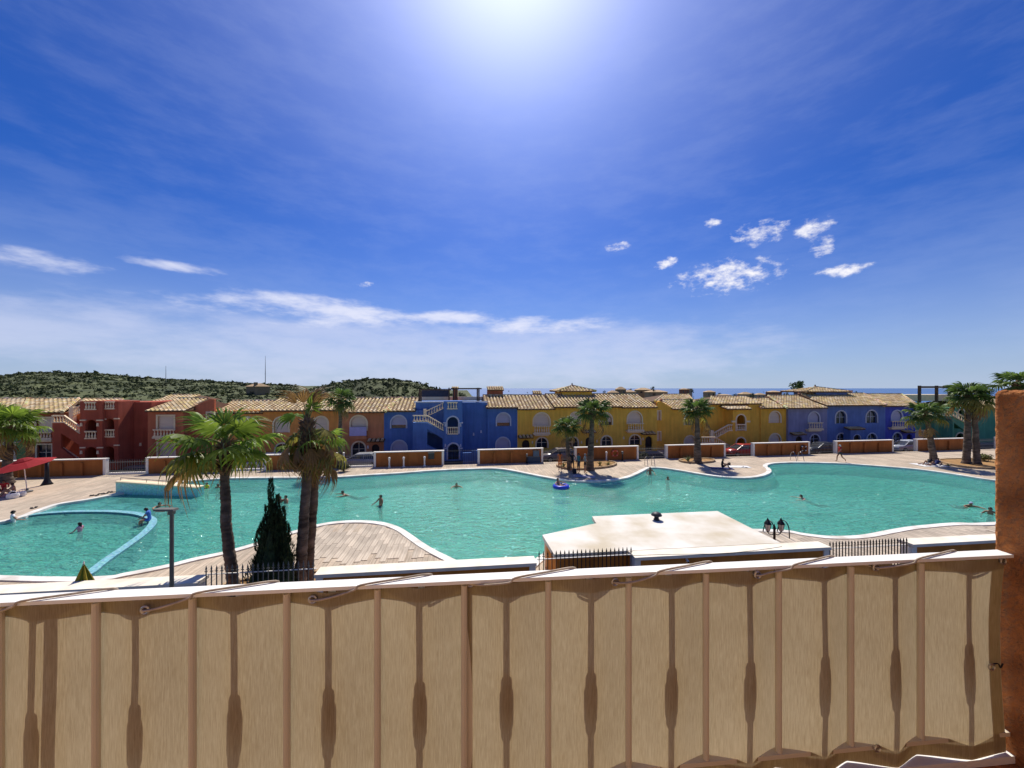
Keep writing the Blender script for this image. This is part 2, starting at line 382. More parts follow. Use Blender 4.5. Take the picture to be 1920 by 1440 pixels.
def deckmat(name, rnd=0.0, brick=True):
    mt = bpy.data.materials.new(name); mt.use_nodes = True; nt = mt.node_tree; N = nt.nodes; L = nt.links; b = N['Principled BSDF']; b.inputs['Roughness'].default_value = .85
    tc = N.new('ShaderNodeTexCoord'); mp = N.new('ShaderNodeMapping'); mp.inputs['Rotation'].default_value = (0, 0, -math.atan(.13) + (R(90) if True else 0)); L.new(tc.outputs['Object'], mp.inputs[0])
    n1 = N.new('ShaderNodeTexNoise'); n1.inputs['Scale'].default_value = .5; n1.inputs['Detail'].default_value = 6; L.new(tc.outputs['Object'], n1.inputs[0])
    n2 = N.new('ShaderNodeTexNoise'); n2.inputs['Scale'].default_value = 1.0; n2.inputs['Detail'].default_value = 6
    m2 = N.new('ShaderNodeMapping'); m2.inputs['Scale'].default_value = (.9, 14, 1); L.new(mp.outputs[0], m2.inputs[0]); L.new(m2.outputs[0], n2.inputs[0])
    cr = N.new('ShaderNodeValToRGB'); cr.color_ramp.elements[0].color = (.37, .295, .215, 1); cr.color_ramp.elements[1].color = (.60, .50, .375, 1); cr.color_ramp.elements[0].position = .3; cr.color_ramp.elements[1].position = .7
    L.new(n2.outputs[0], cr.inputs[0])
    mx = N.new('ShaderNodeMix'); mx.data_type = 'RGBA'; mx.blend_type = 'OVERLAY'; mx.inputs[0].default_value = .45; L.new(cr.outputs[0], mx.inputs[6]); L.new(n1.outputs[0], mx.inputs[7])
    cc = mx.outputs[2]
    if brick:
        br = N.new('ShaderNodeTexBrick'); br.inputs['Scale'].default_value = 1; br.inputs['Brick Width'].default_value = 1.3; br.inputs['Row Height'].default_value = .24; br.inputs['Mortar Size'].default_value = .008
        br.inputs['Color1'].default_value = (.86, .84, .80, 1); br.inputs['Color2'].default_value = (1.12, 1.06, 1.0, 1); br.inputs['Mortar'].default_value = (.55, .5, .45, 1)
        L.new(mp.outputs[0], br.inputs[0]); m3 = N.new('ShaderNodeMix'); m3.data_type = 'RGBA'; m3.blend_type = 'MULTIPLY'; m3.inputs[0].default_value = 1; L.new(cc, m3.inputs[6]); L.new(br.outputs[0], m3.inputs[7]); cc = m3.outputs[2]
    if rnd:
        oi = N.new('ShaderNodeObjectInfo'); mr = N.new('ShaderNodeMapRange'); L.new(oi.outputs['Random'], mr.inputs[0]); mr.inputs[3].default_value = 1 - rnd; mr.inputs[4].default_value = 1 + rnd
        sc = N.new('ShaderNodeVectorMath'); sc.operation = 'SCALE'; L.new(cc, sc.inputs[0]); L.new(mr.outputs[0], sc.inputs['Scale']); cc = sc.outputs[0]
    L.new(cc, b.inputs['Base Color'])
    bp = N.new('ShaderNodeBump'); bp.inputs['Strength'].default_value = .3; bp.inputs['Distance'].default_value = .02; L.new(n2.outputs[0], bp.inputs['Height']); L.new(bp.outputs[0], b.inputs['Normal'])
    return mt
DECK = deckmat('wood_look_deck'); PLANKM = deckmat('deck_plank', .13, False)
NW = lambda X: 13.1 + .117 * X            # line of the near garden wall
def build_deck():
    outer = [Vector((-62, NW(-62) + .1, 0)), Vector((62, NW(62) + .1, 0)), S(64, -.05, 0), S(-64, -.05, 0)]
    loops = [outer, list(reversed(OUT))]; flat = [p for l in loops for p in l]; fs = []
    for a, b, c in tessellate_polygon(loops):
        A, B, C = flat[a], flat[b], flat[c]; s = (B.x - A.x) * (C.y - A.y) - (B.y - A.y) * (C.x - A.x); fs.append((a, b, c) if s > 0 else (a, c, b))
    m = MB(); m.add([(p.x, p.y, -.02) for p in flat], fs); deck = struct(m.build('pool_deck', DECK))
    # single planks on the near parts of the deck
    th = math.atan(.117); e = Vector((math.cos(th), math.sin(th), 0)); f = Vector((-math.sin(th), math.cos(th), 0)); o = Vector((0, 13.1, 0))
    def clip(poly, n, d):
        r = []
        for i, p in enumerate(poly):
            q = poly[(i + 1) % len(poly)]; a = p.dot(n) - d; b = q.dot(n) - d
            if a >= 0: r.append(p)
            if (a > 0) != (b > 0): r.append(p + (q - p) * (a / (a - b)))
        return r
    pool = [(p.x, p.y) for p in offset(OUT, -.01)]
    W, LN = .26, 1.5; cnt = 0; rng = random.Random(5)
    for x0, x1, y0, y1 in ((-19, -9.2, .15, 2.6), (-9.2, -1.9, .9, 7.2), (10.6, 25.5, 1.6, 5.0)):
        i0 = int(x0 / W)
        for i in range(i0, int(x1 / W)):
            st = y0 - rng.uniform(0, LN)
            for j in range(12):
                a0, a1 = i * W + .006, (i + 1) * W - .006; b0, b1 = st + j * LN + .008, st + (j + 1) * LN - .008
                if b0 > y1: break
                qs = [o + e * a + f * b for a, b in ((a0, max(b0, .05)), (a1, max(b0, .05)), (a1, b1), (a0, b1))]
                ins = [inside(q.x, q.y, pool) for q in qs]
                if all(ins) or b1 < .2: continue
                c = sum(qs, Vector()) / 4
                px = HX + F * c.x / c.y; py = HY + F * CAMZ / c.y
                if px < -20 or px > 1875: continue
                if py > (1107 - .085 * px if px < 1000 else 1062): continue
                if 470 < px < 580 and py > 1000: continue
                if any(ins):
                    poly = qs
                    # cut by the nearest stretch of the pool edge
                    k = min(range(len(OUT)), key=lambda q: (OUT[q] - c).length); t = OUT[(k + 1) % len(OUT)] - OUT[k - 1]; t.normalize(); n = Vector((t.y, -t.x, 0))
                    poly = clip(poly, n, OUT[k].dot(n) - .02)
                    if len(poly) < 3: continue
                else: poly = qs
                c = sum(poly, Vector()) / len(poly); k = len(poly)
                m = MB(); m.add([(p.x - c.x, p.y - c.y, -.018) for p in poly] + [(p.x - c.x, p.y - c.y, 0) for p in poly], [tuple(range(k, 2 * k))] + [(q, (q + 1) % k, k + (q + 1) % k, k + q) for q in range(k)])
                m.build('plank', PLANKM, deck, loc=(c.x, c.y, rng.uniform(-.002, .003))); cnt += 1
    print('planks', cnt)
    COP = mat('coping_stone', (.66, .60, .50), .7, .12, 1.2, .2, 20, c2=(.78, .75, .68))
    m = MB(); m.add(*ring(OUT, .03, INN, .03)); m.add(*ring(OUT, -.1, OUT, .03)); m.add(*ring(INN, .03, INN, -.1)); struct(m.build('pool_coping', COP))
    def mosaic(name, c, c2):
        mt = mat(name, c, .35, .1, 9, c2=c2); nt = mt.node_tree; br = nt.nodes.new('ShaderNodeTexVoronoi'); br.inputs['Scale'].default_value = 14
        tc = nt.nodes.new('ShaderNodeTexCoord'); nt.links.new(tc.outputs['Object'], br.inputs[0]); b = nt.nodes['Principled BSDF']; cc = b.inputs['Base Color'].links[0].from_socket
        mx = nt.nodes.new('ShaderNodeMix'); mx.data_type = 'RGBA'; mx.blend_type = 'MULTIPLY'; mx.inputs[0].default_value = .25; nt.links.new(cc, mx.inputs[6]); nt.links.new(br.outputs['Color'], mx.inputs[7]); nt.links.new(mx.outputs[2], b.inputs['Base Color']); return mt
    MOS = mosaic('pool_mosaic', (.28, .70, .61), (.36, .80, .72)); LEDM = mosaic('ledge_mosaic', (.30, .62, .74), (.45, .80, .88))
    m = MB(); m.add(*ring(INN, -.1, INN, -.30), 1); m.add(*ring(INN, -.30, LED, -.30), 1); m.add(*ring(LED, -.30, LED, -.98), 0); m.add(*fill(OUT, -.98), 0)
    struct(m.build('pool_basin', [MOS, LEDM]))
    # children's pool wall, a curved wall just under the surface
    arc = catmull([G(*p) for p in ((12, 978), (33, 970), (69, 963), (125, 958.5), (187, 957.5), (229, 959), (262, 963), (283, 971), (286, 981), (268, 1000), (238, 1022), (207, 1043), (184, 1060), (168, 1073), (140, 1086))], 6, False)
    m = MB(); n = len(arc); L_, R_ = [], []
    for i, p in enumerate(arc):
        t = (arc[min(i + 1, n - 1)] - arc[max(i - 1, 0)]).normalized(); q = Vector((-t.y, t.x, 0)); L_.append(p + q * .17); R_.append(p - q * .17)
    zf = lambda i: -.005
    vs = [(p.x, p.y, zf(i)) for i, p in enumerate(L_)] + [(p.x, p.y, zf(i)) for i, p in enumerate(R_)] + [(p.x, p.y, -.97) for p in L_] + [(p.x, p.y, -.97) for p in R_]; fs = []
    f2 = []
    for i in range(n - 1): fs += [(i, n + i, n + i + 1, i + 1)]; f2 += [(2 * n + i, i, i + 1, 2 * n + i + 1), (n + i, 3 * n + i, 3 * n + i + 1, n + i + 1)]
    m.add(vs, fs, 0); m.add(vs, f2, 1); struct(m.build('paddling_pool_wall', [mosaic('paddling_wall_mosaic', (.14, .40, .44), (.36, .70, .72)), mosaic('shaded_blue_mosaic', (.07, .22, .27), (.12, .30, .35))]))  # blue mosaic on the wall sides, darkened in the colour to give their shade
    # raised shallow floor inside the children's pool
    kid = [p for p in arc] + [G(*p) for p in ((83, 1091), (0, 1089))] + [V2(p) for p in ((-25, 14.9), (-30, 16.6), (-31, 19))]
    m = MB(); m.add(*fill(kid, -.55)); struct(m.build('paddling_pool_floor', MOS))
    # broad steps going down into the water by the ramp wall
    for k in range(4):
        a = G(225 - 0 * k + 34 * k, 929 + 1.5 * k); b = G(158 + 36 * k, 955 + .8 * k); d = (b - a); c_ = G(150, 936)
        m = MB(); pl = [G(150 + 20 * k, 938), a, b, G(90 + 30 * k, 958)]
        m.add([(p.x, p.y, -.22 - .17 * k) for p in pl] + [(p.x, p.y, -.97) for p in pl], [(0, 1, 2, 3), (0, 4, 5, 1), (1, 5, 6, 2), (2, 6, 7, 3), (3, 7, 4, 0)]); struct(m.build('pool_step', LEDM))
build_deck()
def watermat():
    mt = bpy.data.materials.new('pool_water'); mt.use_nodes = True; nt = mt.node_tree; N = nt.nodes; L = nt.links; b = N['Principled BSDF']
    tc = N.new('ShaderNodeTexCoord')
    def nzz(sc, st, det, dist=0.0, rz=0):
        mp = N.new('ShaderNodeMapping'); mp.inputs['Scale'].default_value = st; mp.inputs['Rotation'].default_value = (0, 0, rz); L.new(tc.outputs['Object'], mp.inputs[0])
        n = N.new('ShaderNodeTexNoise'); n.inputs['Scale'].default_value = sc; n.inputs['Detail'].default_value = det; n.inputs['Distortion'].default_value = dist; n.inputs['Roughness'].default_value = .55; L.new(mp.outputs[0], n.inputs[0]); return n.outputs[0]
    a = nzz(1.5, (.7, 1.5, 1), 3, .7, .25); c = nzz(4.5, (.8, 1.3, 1), 3, .3, -.2); big = nzz(.10, (1, 1.2, 1), 3, .5)
    ad = N.new('ShaderNodeMath'); ad.operation = 'MULTIPLY_ADD'; L.new(c, ad.inputs[0]); ad.inputs[1].default_value = .35; L.new(a, ad.inputs[2])
    bp = N.new('ShaderNodeBump'); bp.inputs['Strength'].default_value = 1; bp.inputs['Distance'].default_value = .36; L.new(ad.outputs[0], bp.inputs['Height'])
    cr = N.new('ShaderNodeValToRGB'); cr.color_ramp.elements[0].color = (.13, .50, .385, 1); cr.color_ramp.elements[1].color = (.20, .64, .53, 1); cr.color_ramp.elements[0].position = .35; cr.color_ramp.elements[1].position = .65; L.new(big, cr.inputs[0])
    tr = N.new('ShaderNodeBsdfTransparent'); tr.inputs[0].default_value = (.70, 1.0, .92, 1)
    df = N.new('ShaderNodeBsdfDiffuse'); L.new(cr.outputs[0], df.inputs[0]); L.new(bp.outputs[0], df.inputs['Normal']); N.remove(b)
    mx = N.new('ShaderNodeMixShader'); mx.inputs[0].default_value = .55; L.new(df.outputs[0], mx.inputs[1]); L.new(tr.outputs[0], mx.inputs[2])
    gl = N.new('ShaderNodeBsdfGlossy'); gl.inputs['Roughness'].default_value = .06; L.new(bp.outputs[0], gl.inputs['Normal']); fr = N.new('ShaderNodeFresnel'); fr.inputs[0].default_value = 1.33; L.new(bp.outputs[0], fr.inputs['Normal'])
    m2 = N.new('ShaderNodeMixShader'); L.new(fr.outputs[0], m2.inputs[0]); L.new(mx.outputs[0], m2.inputs[1]); L.new(gl.outputs[0], m2.inputs[2]); L.new(m2.outputs[0], N['Material Output'].inputs[0]); return mt
m = MB(); m.add(*fill(offset(OUT, .3), -.11)); struct(m.build('pool_water', watermat()))

# streets, pavement
m = MB(); m.add([S(-75, .2, -.75), S(75, .2, -.75), S(75, 6.5, -.75), S(-75, 6.5, -.75)], [(0, 1, 2, 3)]); struct(m.build('far_street', STREETM))
PAVE = mat('pavement', (.36, .32, .27), .9, .12, 2, .2, 12)
m = MB(); m.add([S(-75, 6.5, -.63), S(75, 6.5, -.63), S(75, 20, -.63), S(-75, 20, -.63), S(-75, 6.5, -.76), S(75, 6.5, -.76)], [(0, 1, 2, 3), (4, 5, 1, 0)]); struct(m.build('far_pavement', PAVE))
m = MB(); m.add([(-70, 1.6, -.5), (70, 1.6, -.5), (70, NW(70) - .3, -.5), (-70, NW(-70) - .3, -.5)], [(0, 1, 2, 3)]); struct(m.build('near_street', STREETM))
# ramp wall in the pool
def ramp_wall():
    p, q = G(217, 926, -.1), G(371, 931.5, -.1); d = (q - p).normalized(); n = Vector((-d.y, d.x, 0)) * .45
    e = empty('pool_ramp_wall', p, 0, 'pale tapering wall with a thin rail standing at the pool edge', 'wall')
    q = q - p; z1, z2 = .80, .56; m = MB(); z = Vector((0, 0, 1))
    o = Vector()
    m.add([o - z * 1.3, q - z * 1.3, q + z * z2, o + z * z1, o + n - z * 1.3, q + n - z * 1.3, q + n + z * z2, o + n + z * z1], [(0, 1, 2, 3), (5, 4, 7, 6), (1, 5, 6, 2), (4, 0, 3, 7), (3, 2, 6, 7)]); m.build('wall', MATS['pool_mosaic'], e)
    m = MB(); c = n * .5; w = n.normalized() * .28
    m.add([o + c - w + z * (z1 + .003), q + c - w + z * (z2 + .003), q + c + w + z * (z2 + .003), o + c + w + z * (z1 + .003), o + c - w + z * (z1 + .09), q + c - w + z * (z2 + .09), q + c + w + z * (z2 + .09), o + c + w + z * (z1 + .09)], [(4, 5, 6, 7), (0, 1, 5, 4), (1, 2, 6, 5), (2, 3, 7, 6), (3, 0, 4, 7)]); m.build('cap', CREAM, e)
    a = o + c + z * (z1 + .28) + d * .1; b = q + c + z * (z2 + .28) - d * .1
    m = MB(); m.tube([a, b], .022, 6); m.build('handrail', IRON, e)
    for k in range(4):
        t = a + (b - a) * (k / 3); m = MB(); m.tube([t - z * .2, t], .015, 6); m.build('rail_post', IRON, e)
ramp_wall()
# ------------------------------------------------------------------ houses across the street
ZB = -.72
TILE_COL = [(.66, .48, .25), (.72, .55, .31), (.60, .42, .20), (.70, .53, .21), (.52, .34, .16), (.76, .61, .38)]
def baluster_mesh(m):
    b = MB(); b.box((-.5, -.5, 0), (.5, .5, .08)); b.box((-.5, -.5, .92), (.5, .5, 1))
    b.lathe([(.26, .08), (.30, .14), (.48, .30), (.46, .38), (.24, .60), (.18, .74), (.22, .84), (.36, .92)], 8); return b.mesh('baluster', m)
BALM = {}
class House:
    def __init__(s, x, v, label, trim=CREAM, shut=SHUT, cat='house', group='terraced houses across the street', name='terraced_house'):
        s.u0 = FP(x, 800, v)[0]; s.v0 = v; s.trim = trim; s.shut = shut
        s.e = empty(name, S(s.u0, v, ZB), TH, label, cat, group)
    def L(s, u, v, z): return (u - s.u0, v - s.v0, z - ZB)
    def q(s, x, y, v): u, z = FP(x, y, v); return u - s.u0, z - ZB
    def loop(s, x0, x1, y0, y1, v, arch, grow=0.0):
        xm = (x0 + x1) / 2; a, zt = s.q(xm, y0, v); _, zb = s.q(xm, y1, v); u0 = s.q(x0, y1, v)[0] - grow; u1 = s.q(x1, y1, v)[0] + grow; zt += grow
        zb = max(zb, .12)
        if not arch: return [(u0, zb), (u1, zb), (u1, zt), (u0, zt)]
        r = (u1 - u0) / 2; c = (u0 + u1) / 2; h = min(r, (zt - zb) * .7); k = 12
        return [(u0, zb), (u1, zb)] + [(c + r * math.cos(math.pi * i / k), zt - h + h * math.sin(math.pi * i / k)) for i in range(k + 1)]
    def wall(s, x0, x1, yt, v, m, feats=(), depth=8.0, top=None, plan=None, name='wall', yb=None):
        """front wall between two photo columns with real openings, side walls and a lid behind it"""
        xm = (x0 + x1) / 2; u0, u1 = s.q(x0, 800, v)[0], s.q(x1, 800, v)[0]; zt = s.q(xm, yt, v)[1]; y = v - s.v0; zb = 0 if yb is None else s.q(xm, yb, v)[1]
        outer = [(u0, zb), (u1, zb)] + ([s.q(px, py, v) for px, py in top] if top else [(u1, zt), (u0, zt)])
        holes = []; T = .28
        for f in feats:
            kind, a, b, c, d = f[:5]; arch = f[5] if len(f) > 5 else True
            if kind != 'panel': holes.append(s.loop(a, b, c, d, v, arch))
        mb = MB(); mb.prism(outer, holes, y, y + T)
        zs = min(p[1] for p in outer[2:]) - .01
        if depth:
            mb.box((u0, y + T, zb), (u0 + .25, y + depth, zs)); mb.box((u1 - .25, y + T, zb), (u1, y + depth, zs)); mb.box((u0 + .25, y + depth - .25, zb), (u1 - .25, y + depth, zs))
            mb.box((u0 + .25, y + T, zs - .2), (u1 - .25, y + depth - .25, zs)); mb.box((u0 + .25, y + T + 1.6, zb + .01), (u1 - .25, y + T + 1.8, zs - .2))
        w = mb.build(name, m, s.e)
        for f, h in zip([f for f in feats if f[0] != 'panel'], holes):
            s.feature(f, h, y, v)
        return w
    def feature(s, f, h, y, v):
        kind = f[0]; arch = f[5] if len(f) > 5 else True; big = f[6] if len(f) > 6 else .16
        u0, u1 = h[0][0], h[1][0]; zb = h[0][1]; zt = max(p[1] for p in h)
        trim = s.trim
        if kind in ('door', 'open') and big <= 0: big = 0
        o = MB()
        if big > 0:
            g = s.loop(f[1], f[2], f[3], f[4], v, arch, big); n = len(h)
            # a moulding round the head and sides, open at the foot
            ib = [p for p in h[1:]] + [h[0]]; ob = [p for p in g[1:]] + [g[0]]
            ob[0] = (ob[0][0], ib[0][1]); ob[-1] = (ob[-1][0], ib[-1][1]); y0, y1 = y - .06, y + .10
            vs = [(p[0], y0, p[1]) for p in ib] + [(p[0], y0, p[1]) for p in ob] + [(p[0], y1, p[1]) for p in ib] + [(p[0], y - .001, p[1]) for p in ob]; fs = []
            for i in range(n - 1): fs += [(i, n + i, n + i + 1, i + 1), (i, i + 1, 2 * n + i + 1, 2 * n + i), (n + i, 3 * n + i, 3 * n + i + 1, n + i + 1)]
            fs += [(0, 2 * n, 3 * n, n), (n - 1, 2 * n - 1, 4 * n - 1, 3 * n - 1)]
            o.add(vs, fs)
        else: o.box((u0, y + .02, zb + .001), (u1, y + .2, zb + .05))
        nm = 'door' if kind == 'door' else ('archway' if kind == 'open' else 'window')
        w = o.build(nm, trim, s.e)
        yy = y + .17
        def panel(z0, z1, m, name, yo):
            mb = MB(); pts = [(p[0], max(z0, min(z1, p[1]))) for p in h]
            mb.prism(pts, [], yo, yo + .03); mb.build(name, m, w)
        if kind == 'shut': panel(zb, zt, s.shut, 'shutter', yy)
        elif kind == 'part':
            zc = zb + (zt - zb) * .26; panel(zc, zt, s.shut, 'shutter', yy); panel(zb, zt, GLASS, 'pane', yy + .06)
        elif kind == 'glass':
            panel(zb, zt, GLASS, 'pane', yy + .03); mb = MB(); c = (u0 + u1) / 2
            mb.box((c - .03, yy - .02, zb), (c + .03, yy + .02, zt - .02)); mb.box((u0, yy - .015, zb + (zt - zb) * .5), (c - .03, yy + .015, zb + (zt - zb) * .5 + .05)); mb.box((c + .03, yy - .015, zb + (zt - zb) * .5), (u1, yy + .015, zb + (zt - zb) * .5 + .05)); mb.build('window_frame', s.trim, w)
        elif kind == 'door':
            panel(zb, zt, DARK, 'door_leaf', yy + .05); mb = MB()
            for k in range(4): c = u0 + (u1 - u0) * (k + .5) / 4; mb.box((c - .012, yy - .01, zb), (c + .012, yy + .01, zb + (zt - zb) * .72))
            mb.build('door_grille', BLACK, w)
        elif kind == 'gate':
            mb = MB()
            for k in range(7): c = u0 + (u1 - u0) * (k + .5) / 7; mb.box((c - .015, yy - .015, zb), (c + .015, yy + .015, zt - .25))
            mb.build('iron_gate', BLACK, w)
    def balustrade(s, a, b, h, v, n, m=None, depth=0.14, bottom=True):
        """a,b: photo points on the top rail; h: height in metres"""
        m = m or CREAM; u0, z0 = s.q(*a, v); u1, z1 = s.q(*b, v); y = v - s.v0; t = .09
        mb = MB(); mb.add([(u0, y - .08, z0 - t), (u1, y - .08, z1 - t), (u1, y + .08, z1 - t), (u0, y + .08, z0 - t), (u0, y - .08, z0), (u1, y - .08, z1), (u1, y + .08, z1), (u0, y + .08, z0)], [(0, 3, 2, 1), (4, 5, 6, 7), (0, 1, 5, 4), (1, 2, 6, 5), (2, 3, 7, 6), (3, 0, 4, 7)])
        r = mb.build('balustrade', m, s.e); mb = MB()
        mb.add([(u0, y - .08, z0 - h), (u1, y - .08, z1 - h), (u1, y + .08, z1 - h), (u0, y + .08, z0 - h), (u0, y - .08, z0 - h + t), (u1, y - .08, z1 - h + t), (u1, y + .08, z1 - h + t), (u0, y + .08, z0 - h + t)], [(0, 3, 2, 1), (4, 5, 6, 7), (0, 1, 5, 4), (1, 2, 6, 5), (2, 3, 7, 6), (3, 0, 4, 7)])
        mb.build('bottom_rail', m, r)
        if m.name not in BALM: BALM[m.name] = baluster_mesh(m)
        w = min(.17, abs(u1 - u0) / n * .7)
        for i in range(n):
            k = (i + .5) / n; o = put('baluster', BALM[m.name], r, (u0 + (u1 - u0) * k, y, z0 + (z1 - z0) * k - h + t)); o.scale = (w, min(w, .15), h - 2 * t)
        return r
    def slab(s, x0, x1, y0, y1, v, proj, m, name):
        u0, z1 = s.q(x0, y0, v); u1, _ = s.q(x1, y0, v); _, z0 = s.q(x0, y1, v); y = v - s.v0
        mb = MB(); mb.box((u0, y, z0), (u1, y + proj, z1)); return mb.build(name, m, s.e)
    def balcony(s, x0, x1, yt, yb, v, n, m=None, proj=.45):
        """small balcony with a slab and baluster front"""
        vb = v - proj; m = m or s.trim; _, z0 = s.q((x0 + x1) / 2, yt, vb); _, z1 = s.q((x0 + x1) / 2, yb, vb)
        r = s.balustrade((x0, yt), (x1, yt), z0 - z1, vb, n, m)
        u0 = s.q(x0, yb, vb)[0]; u1 = s.q(x1, yb, vb)[0]; y = vb - s.v0
        mb = MB(); mb.box((u0 - .05, y - .1, z1 - .16), (u1 + .05, y + proj - .002, z1 - .002)); mb.box((u0 + .12, y + .08, z1 - .32), (u1 - .12, y + proj - .002, z1 - .162)); mb.build('balcony_slab', m, s.e)
    def canopy(s, x0, x1, y, v, proj=.7):
        u0, z = s.q(x0, y + 3, v - proj); u1, _ = s.q(x1, y + 3, v - proj); yy = v - proj - s.v0
        s.tiles([(u0, yy, z), (u1, yy, z), (u1, yy + proj - .002, z + .22), (u0, yy + proj - .002, z + .22)], 'canopy')
    def tiles(s, P, name='roof', hips=(), pitch=.42, row=.46, thick=True):
        """barrel tiles laid over a sloping polygon; P[0],P[1] is the eave"""
        P = [Vector(p) for p in P]; e = (P[1] - P[0]).normalized(); nrm = e.cross(P[2] - P[0]).normalized(); up = nrm.cross(e).normalized()
        if nrm.z < 0: nrm = -nrm
        if up.z < 0: up = -up
        q2 = [((p - P[0]).dot(e), (p - P[0]).dot(up)) for p in P]; m = MB(); k = len(P)
        lo = min(a for a, b in q2); hi = max(a for a, b in q2); ht = max(b for a, b in q2)
        m.add([p for p in P] + [p - nrm * .12 for p in P], [tuple(range(k)), tuple(range(2 * k - 1, k - 1, -1))] + [(i, k + i, k + (i + 1) % k, (i + 1) % k) for i in range(k)], 1, (.3, .2, .1))
        rng = random.Random(int(abs(P[0].x) * 97) + len(name)); nc = max(1, round((hi - lo) / pitch)); pw = (hi - lo) / nc; nr = max(1, round(ht / row)); rl = ht / nr
        for i in range(nc):
            ca = lo + (i + .5) * pw
            for j in range(nr):
                cb = (j + .5) * rl
                if not inside(ca, min(cb, ht - .02), q2): continue
                c = rng.choice(TILE_COL); g = rng.uniform(.8, 1.15); c = tuple(min(1, a * g) for a in c); r = pw * .33
                vs = []
                for b_, lift, rr in ((j * rl - .05, .045, r * 1.08), ((j + 1) * rl, .01, r * .9)):
                    for q in range(5):
                        a = math.pi * q / 4; vs.append(P[0] + e * (ca - rr * math.cos(a)) + up * b_ + nrm * (lift - .01 + rr * .8 * math.sin(a)))
                m.add(vs, [(q, q + 1, q + 6, q + 5) for q in range(4)] + [(4, 3, 2, 1, 0)], 0, c)
        for a, b in hips:
            p, q = Vector(a), Vector(b); n = max(2, int((q - p).length / .4))
            for i in range(n):
                t0 = p + (q - p) * (i / n); t1 = p + (q - p) * ((i + 1) / n); c = tuple(min(1, z * rng.uniform(.75, 1.1)) for z in rng.choice(TILE_COL))
                m2 = MB(); m2.tube([t0 + nrm * .04, t1 + nrm * .04], [.17, .14], 6); m.add(m2.v, m2.f, 0, c)
        o = m.build(name, [TILE, UNDER], s.e); o['kind'] = 'stuff' if False else 'part'; del o['kind']; return o
    def roof(s, eL, eR, rL, rR, v, run=4.6, over=.45, gable=None, hip=False, back=True):
        """pitched roof from photo points: eave left/right, ridge left/right"""
        ve = v - over; vr = ve + run
        a, b = s.q(*eL, ve), s.q(*eR, ve); c, d = s.q(*rL, vr), s.q(*rR, vr); ze = (a[1] + b[1]) / 2; zr = (c[1] + d[1]) / 2; y0, y1 = ve - s.v0, vr - s.v0
        P = [(a[0], y0, ze), (b[0], y0, ze), (d[0], y1, zr), (c[0], y1, zr)]
        s.tiles(P, 'roof', [(P[3], P[2])] + ([(P[0], P[3])] if abs(a[0] - c[0]) > .8 else []) + ([(P[1], P[2])] if abs(b[0] - d[0]) > .8 else []))
        if back:
            mb = MB(); mb.add([P[3], P[2], (b[0], 2 * y1 - y0, ze), (a[0], 2 * y1 - y0, ze), (P[0][0], y0 + .06, ze - .14), (P[1][0], y0 + .06, ze - .14)], [(0, 1, 2, 3)]); mb.add([(P[0][0], y0 + .5, ze - .02), (a[0], 2 * y1 - y0, ze), P[3]], [(0, 1, 2)]); mb.add([(P[1][0], y0 + .5, ze - .02), (b[0], 2 * y1 - y0, ze), P[2]], [(0, 1, 2)])
            mb.build('roof_back', UNDER, s.e)
    def pavilion(s, x0, x1, ye, xa, ya, v, m, wx0, wx1, yb, run=2.2):
        """little hipped lantern room on the roof"""
        ve = v; u0, ze = s.q(x0, ye, ve); u1 = s.q(x1, ye, ve)[0]; y = ve - s.v0; ua, za = s.q(xa, ya, ve + run); D = run * 2
        A, B, C, Dd, T = (u0, y, ze), (u1, y, ze), (u1, y + D, ze), (u0, y + D, ze), ((u0 + u1) / 2, y + run, za)
        s.tiles([A, B, T], 'roof', [(A, T), (B, T)]); s.tiles([B, C, T], 'roof'); s.tiles([Dd, A, T], 'roof')
        mb = MB(); mb.add([C, Dd, T], [(0, 1, 2)]); mb.lathe([(.14, 0), (.16, .1), (.09, .18), (.09, .32), (.02, .4)], 8, T, 0); mb.build('roof_finial', UNDER, s.e)
        w0 = s.q(wx0, ye, ve + .35)[0]; w1 = s.q(wx1, ye, ve + .35)[0]; zb = s.q((x0 + x1) / 2, yb, ve + .35)[1] - 1.2
        mb = MB(); mb.box((w0, y + .35, zb), (w1, y + D - .35, ze - .02)); mb.build('wall', m, s.e)
    def chimney(s, x0, x1, y0, y1, v, m, tiled=True, dp=.7):
        u0, z1 = s.q(x0, y0, v); u1, z0 = s.q(x1, y1, v); y = v - s.v0; rise = .45 * min(1, (u1 - u0) / 1.5)
        mb = MB(); mb.box((u0 + .12, y + .1, z0 - 1.2), (u1 - .12, y + dp, z1 - rise)); mb.build('chimney', m, s.e)
        s.tiles([(u0, y - .05, z1 - rise), (u1, y - .05, z1 - rise), (u1, y + dp * .55, z1), (u0, y + dp * .55, z1)], 'chimney_roof', pitch=.3, row=.3)
    def stair(s, x0, x1, yl, pts, v, depth, m, hole):
        """outside stair: solid side wall under the flight with the dark opening below it"""
        zb = 0; top = [s.q(px, py, v) for px, py in pts]; y = v - s.v0; u0 = s.q(x0, 800, v)[0]; u1 = s.q(x1, 800, v)[0]
        mb = MB(); mb.prism([(u0, 0), (u1, 0)] + top, [[s.q(px, py, v) for px, py in hole]] if hole else [], y, y + .22)
        mb.box((u0, y + .22, 0), (u0 + .22, y + depth - .003, top[-1][1] - .01)); mb.build('stair_wall', m, s.e)
        a, b = top[0], top[-2] if len(top) > 3 else top[-1]; st = MB(); n = 9
        for i in range(n):
            t = (i + .5) / n; u = a[0] + (b[0] - a[0]) * i / n; u2 = a[0] + (b[0] - a[0]) * (i + 1) / n; z = a[1] + (b[1] - a[1]) * t
            st.box((min(u, u2), y + .223, z - .55), (max(u, u2), y + depth - .006, z - .25))
        st.build('stair_flight', m, s.e)
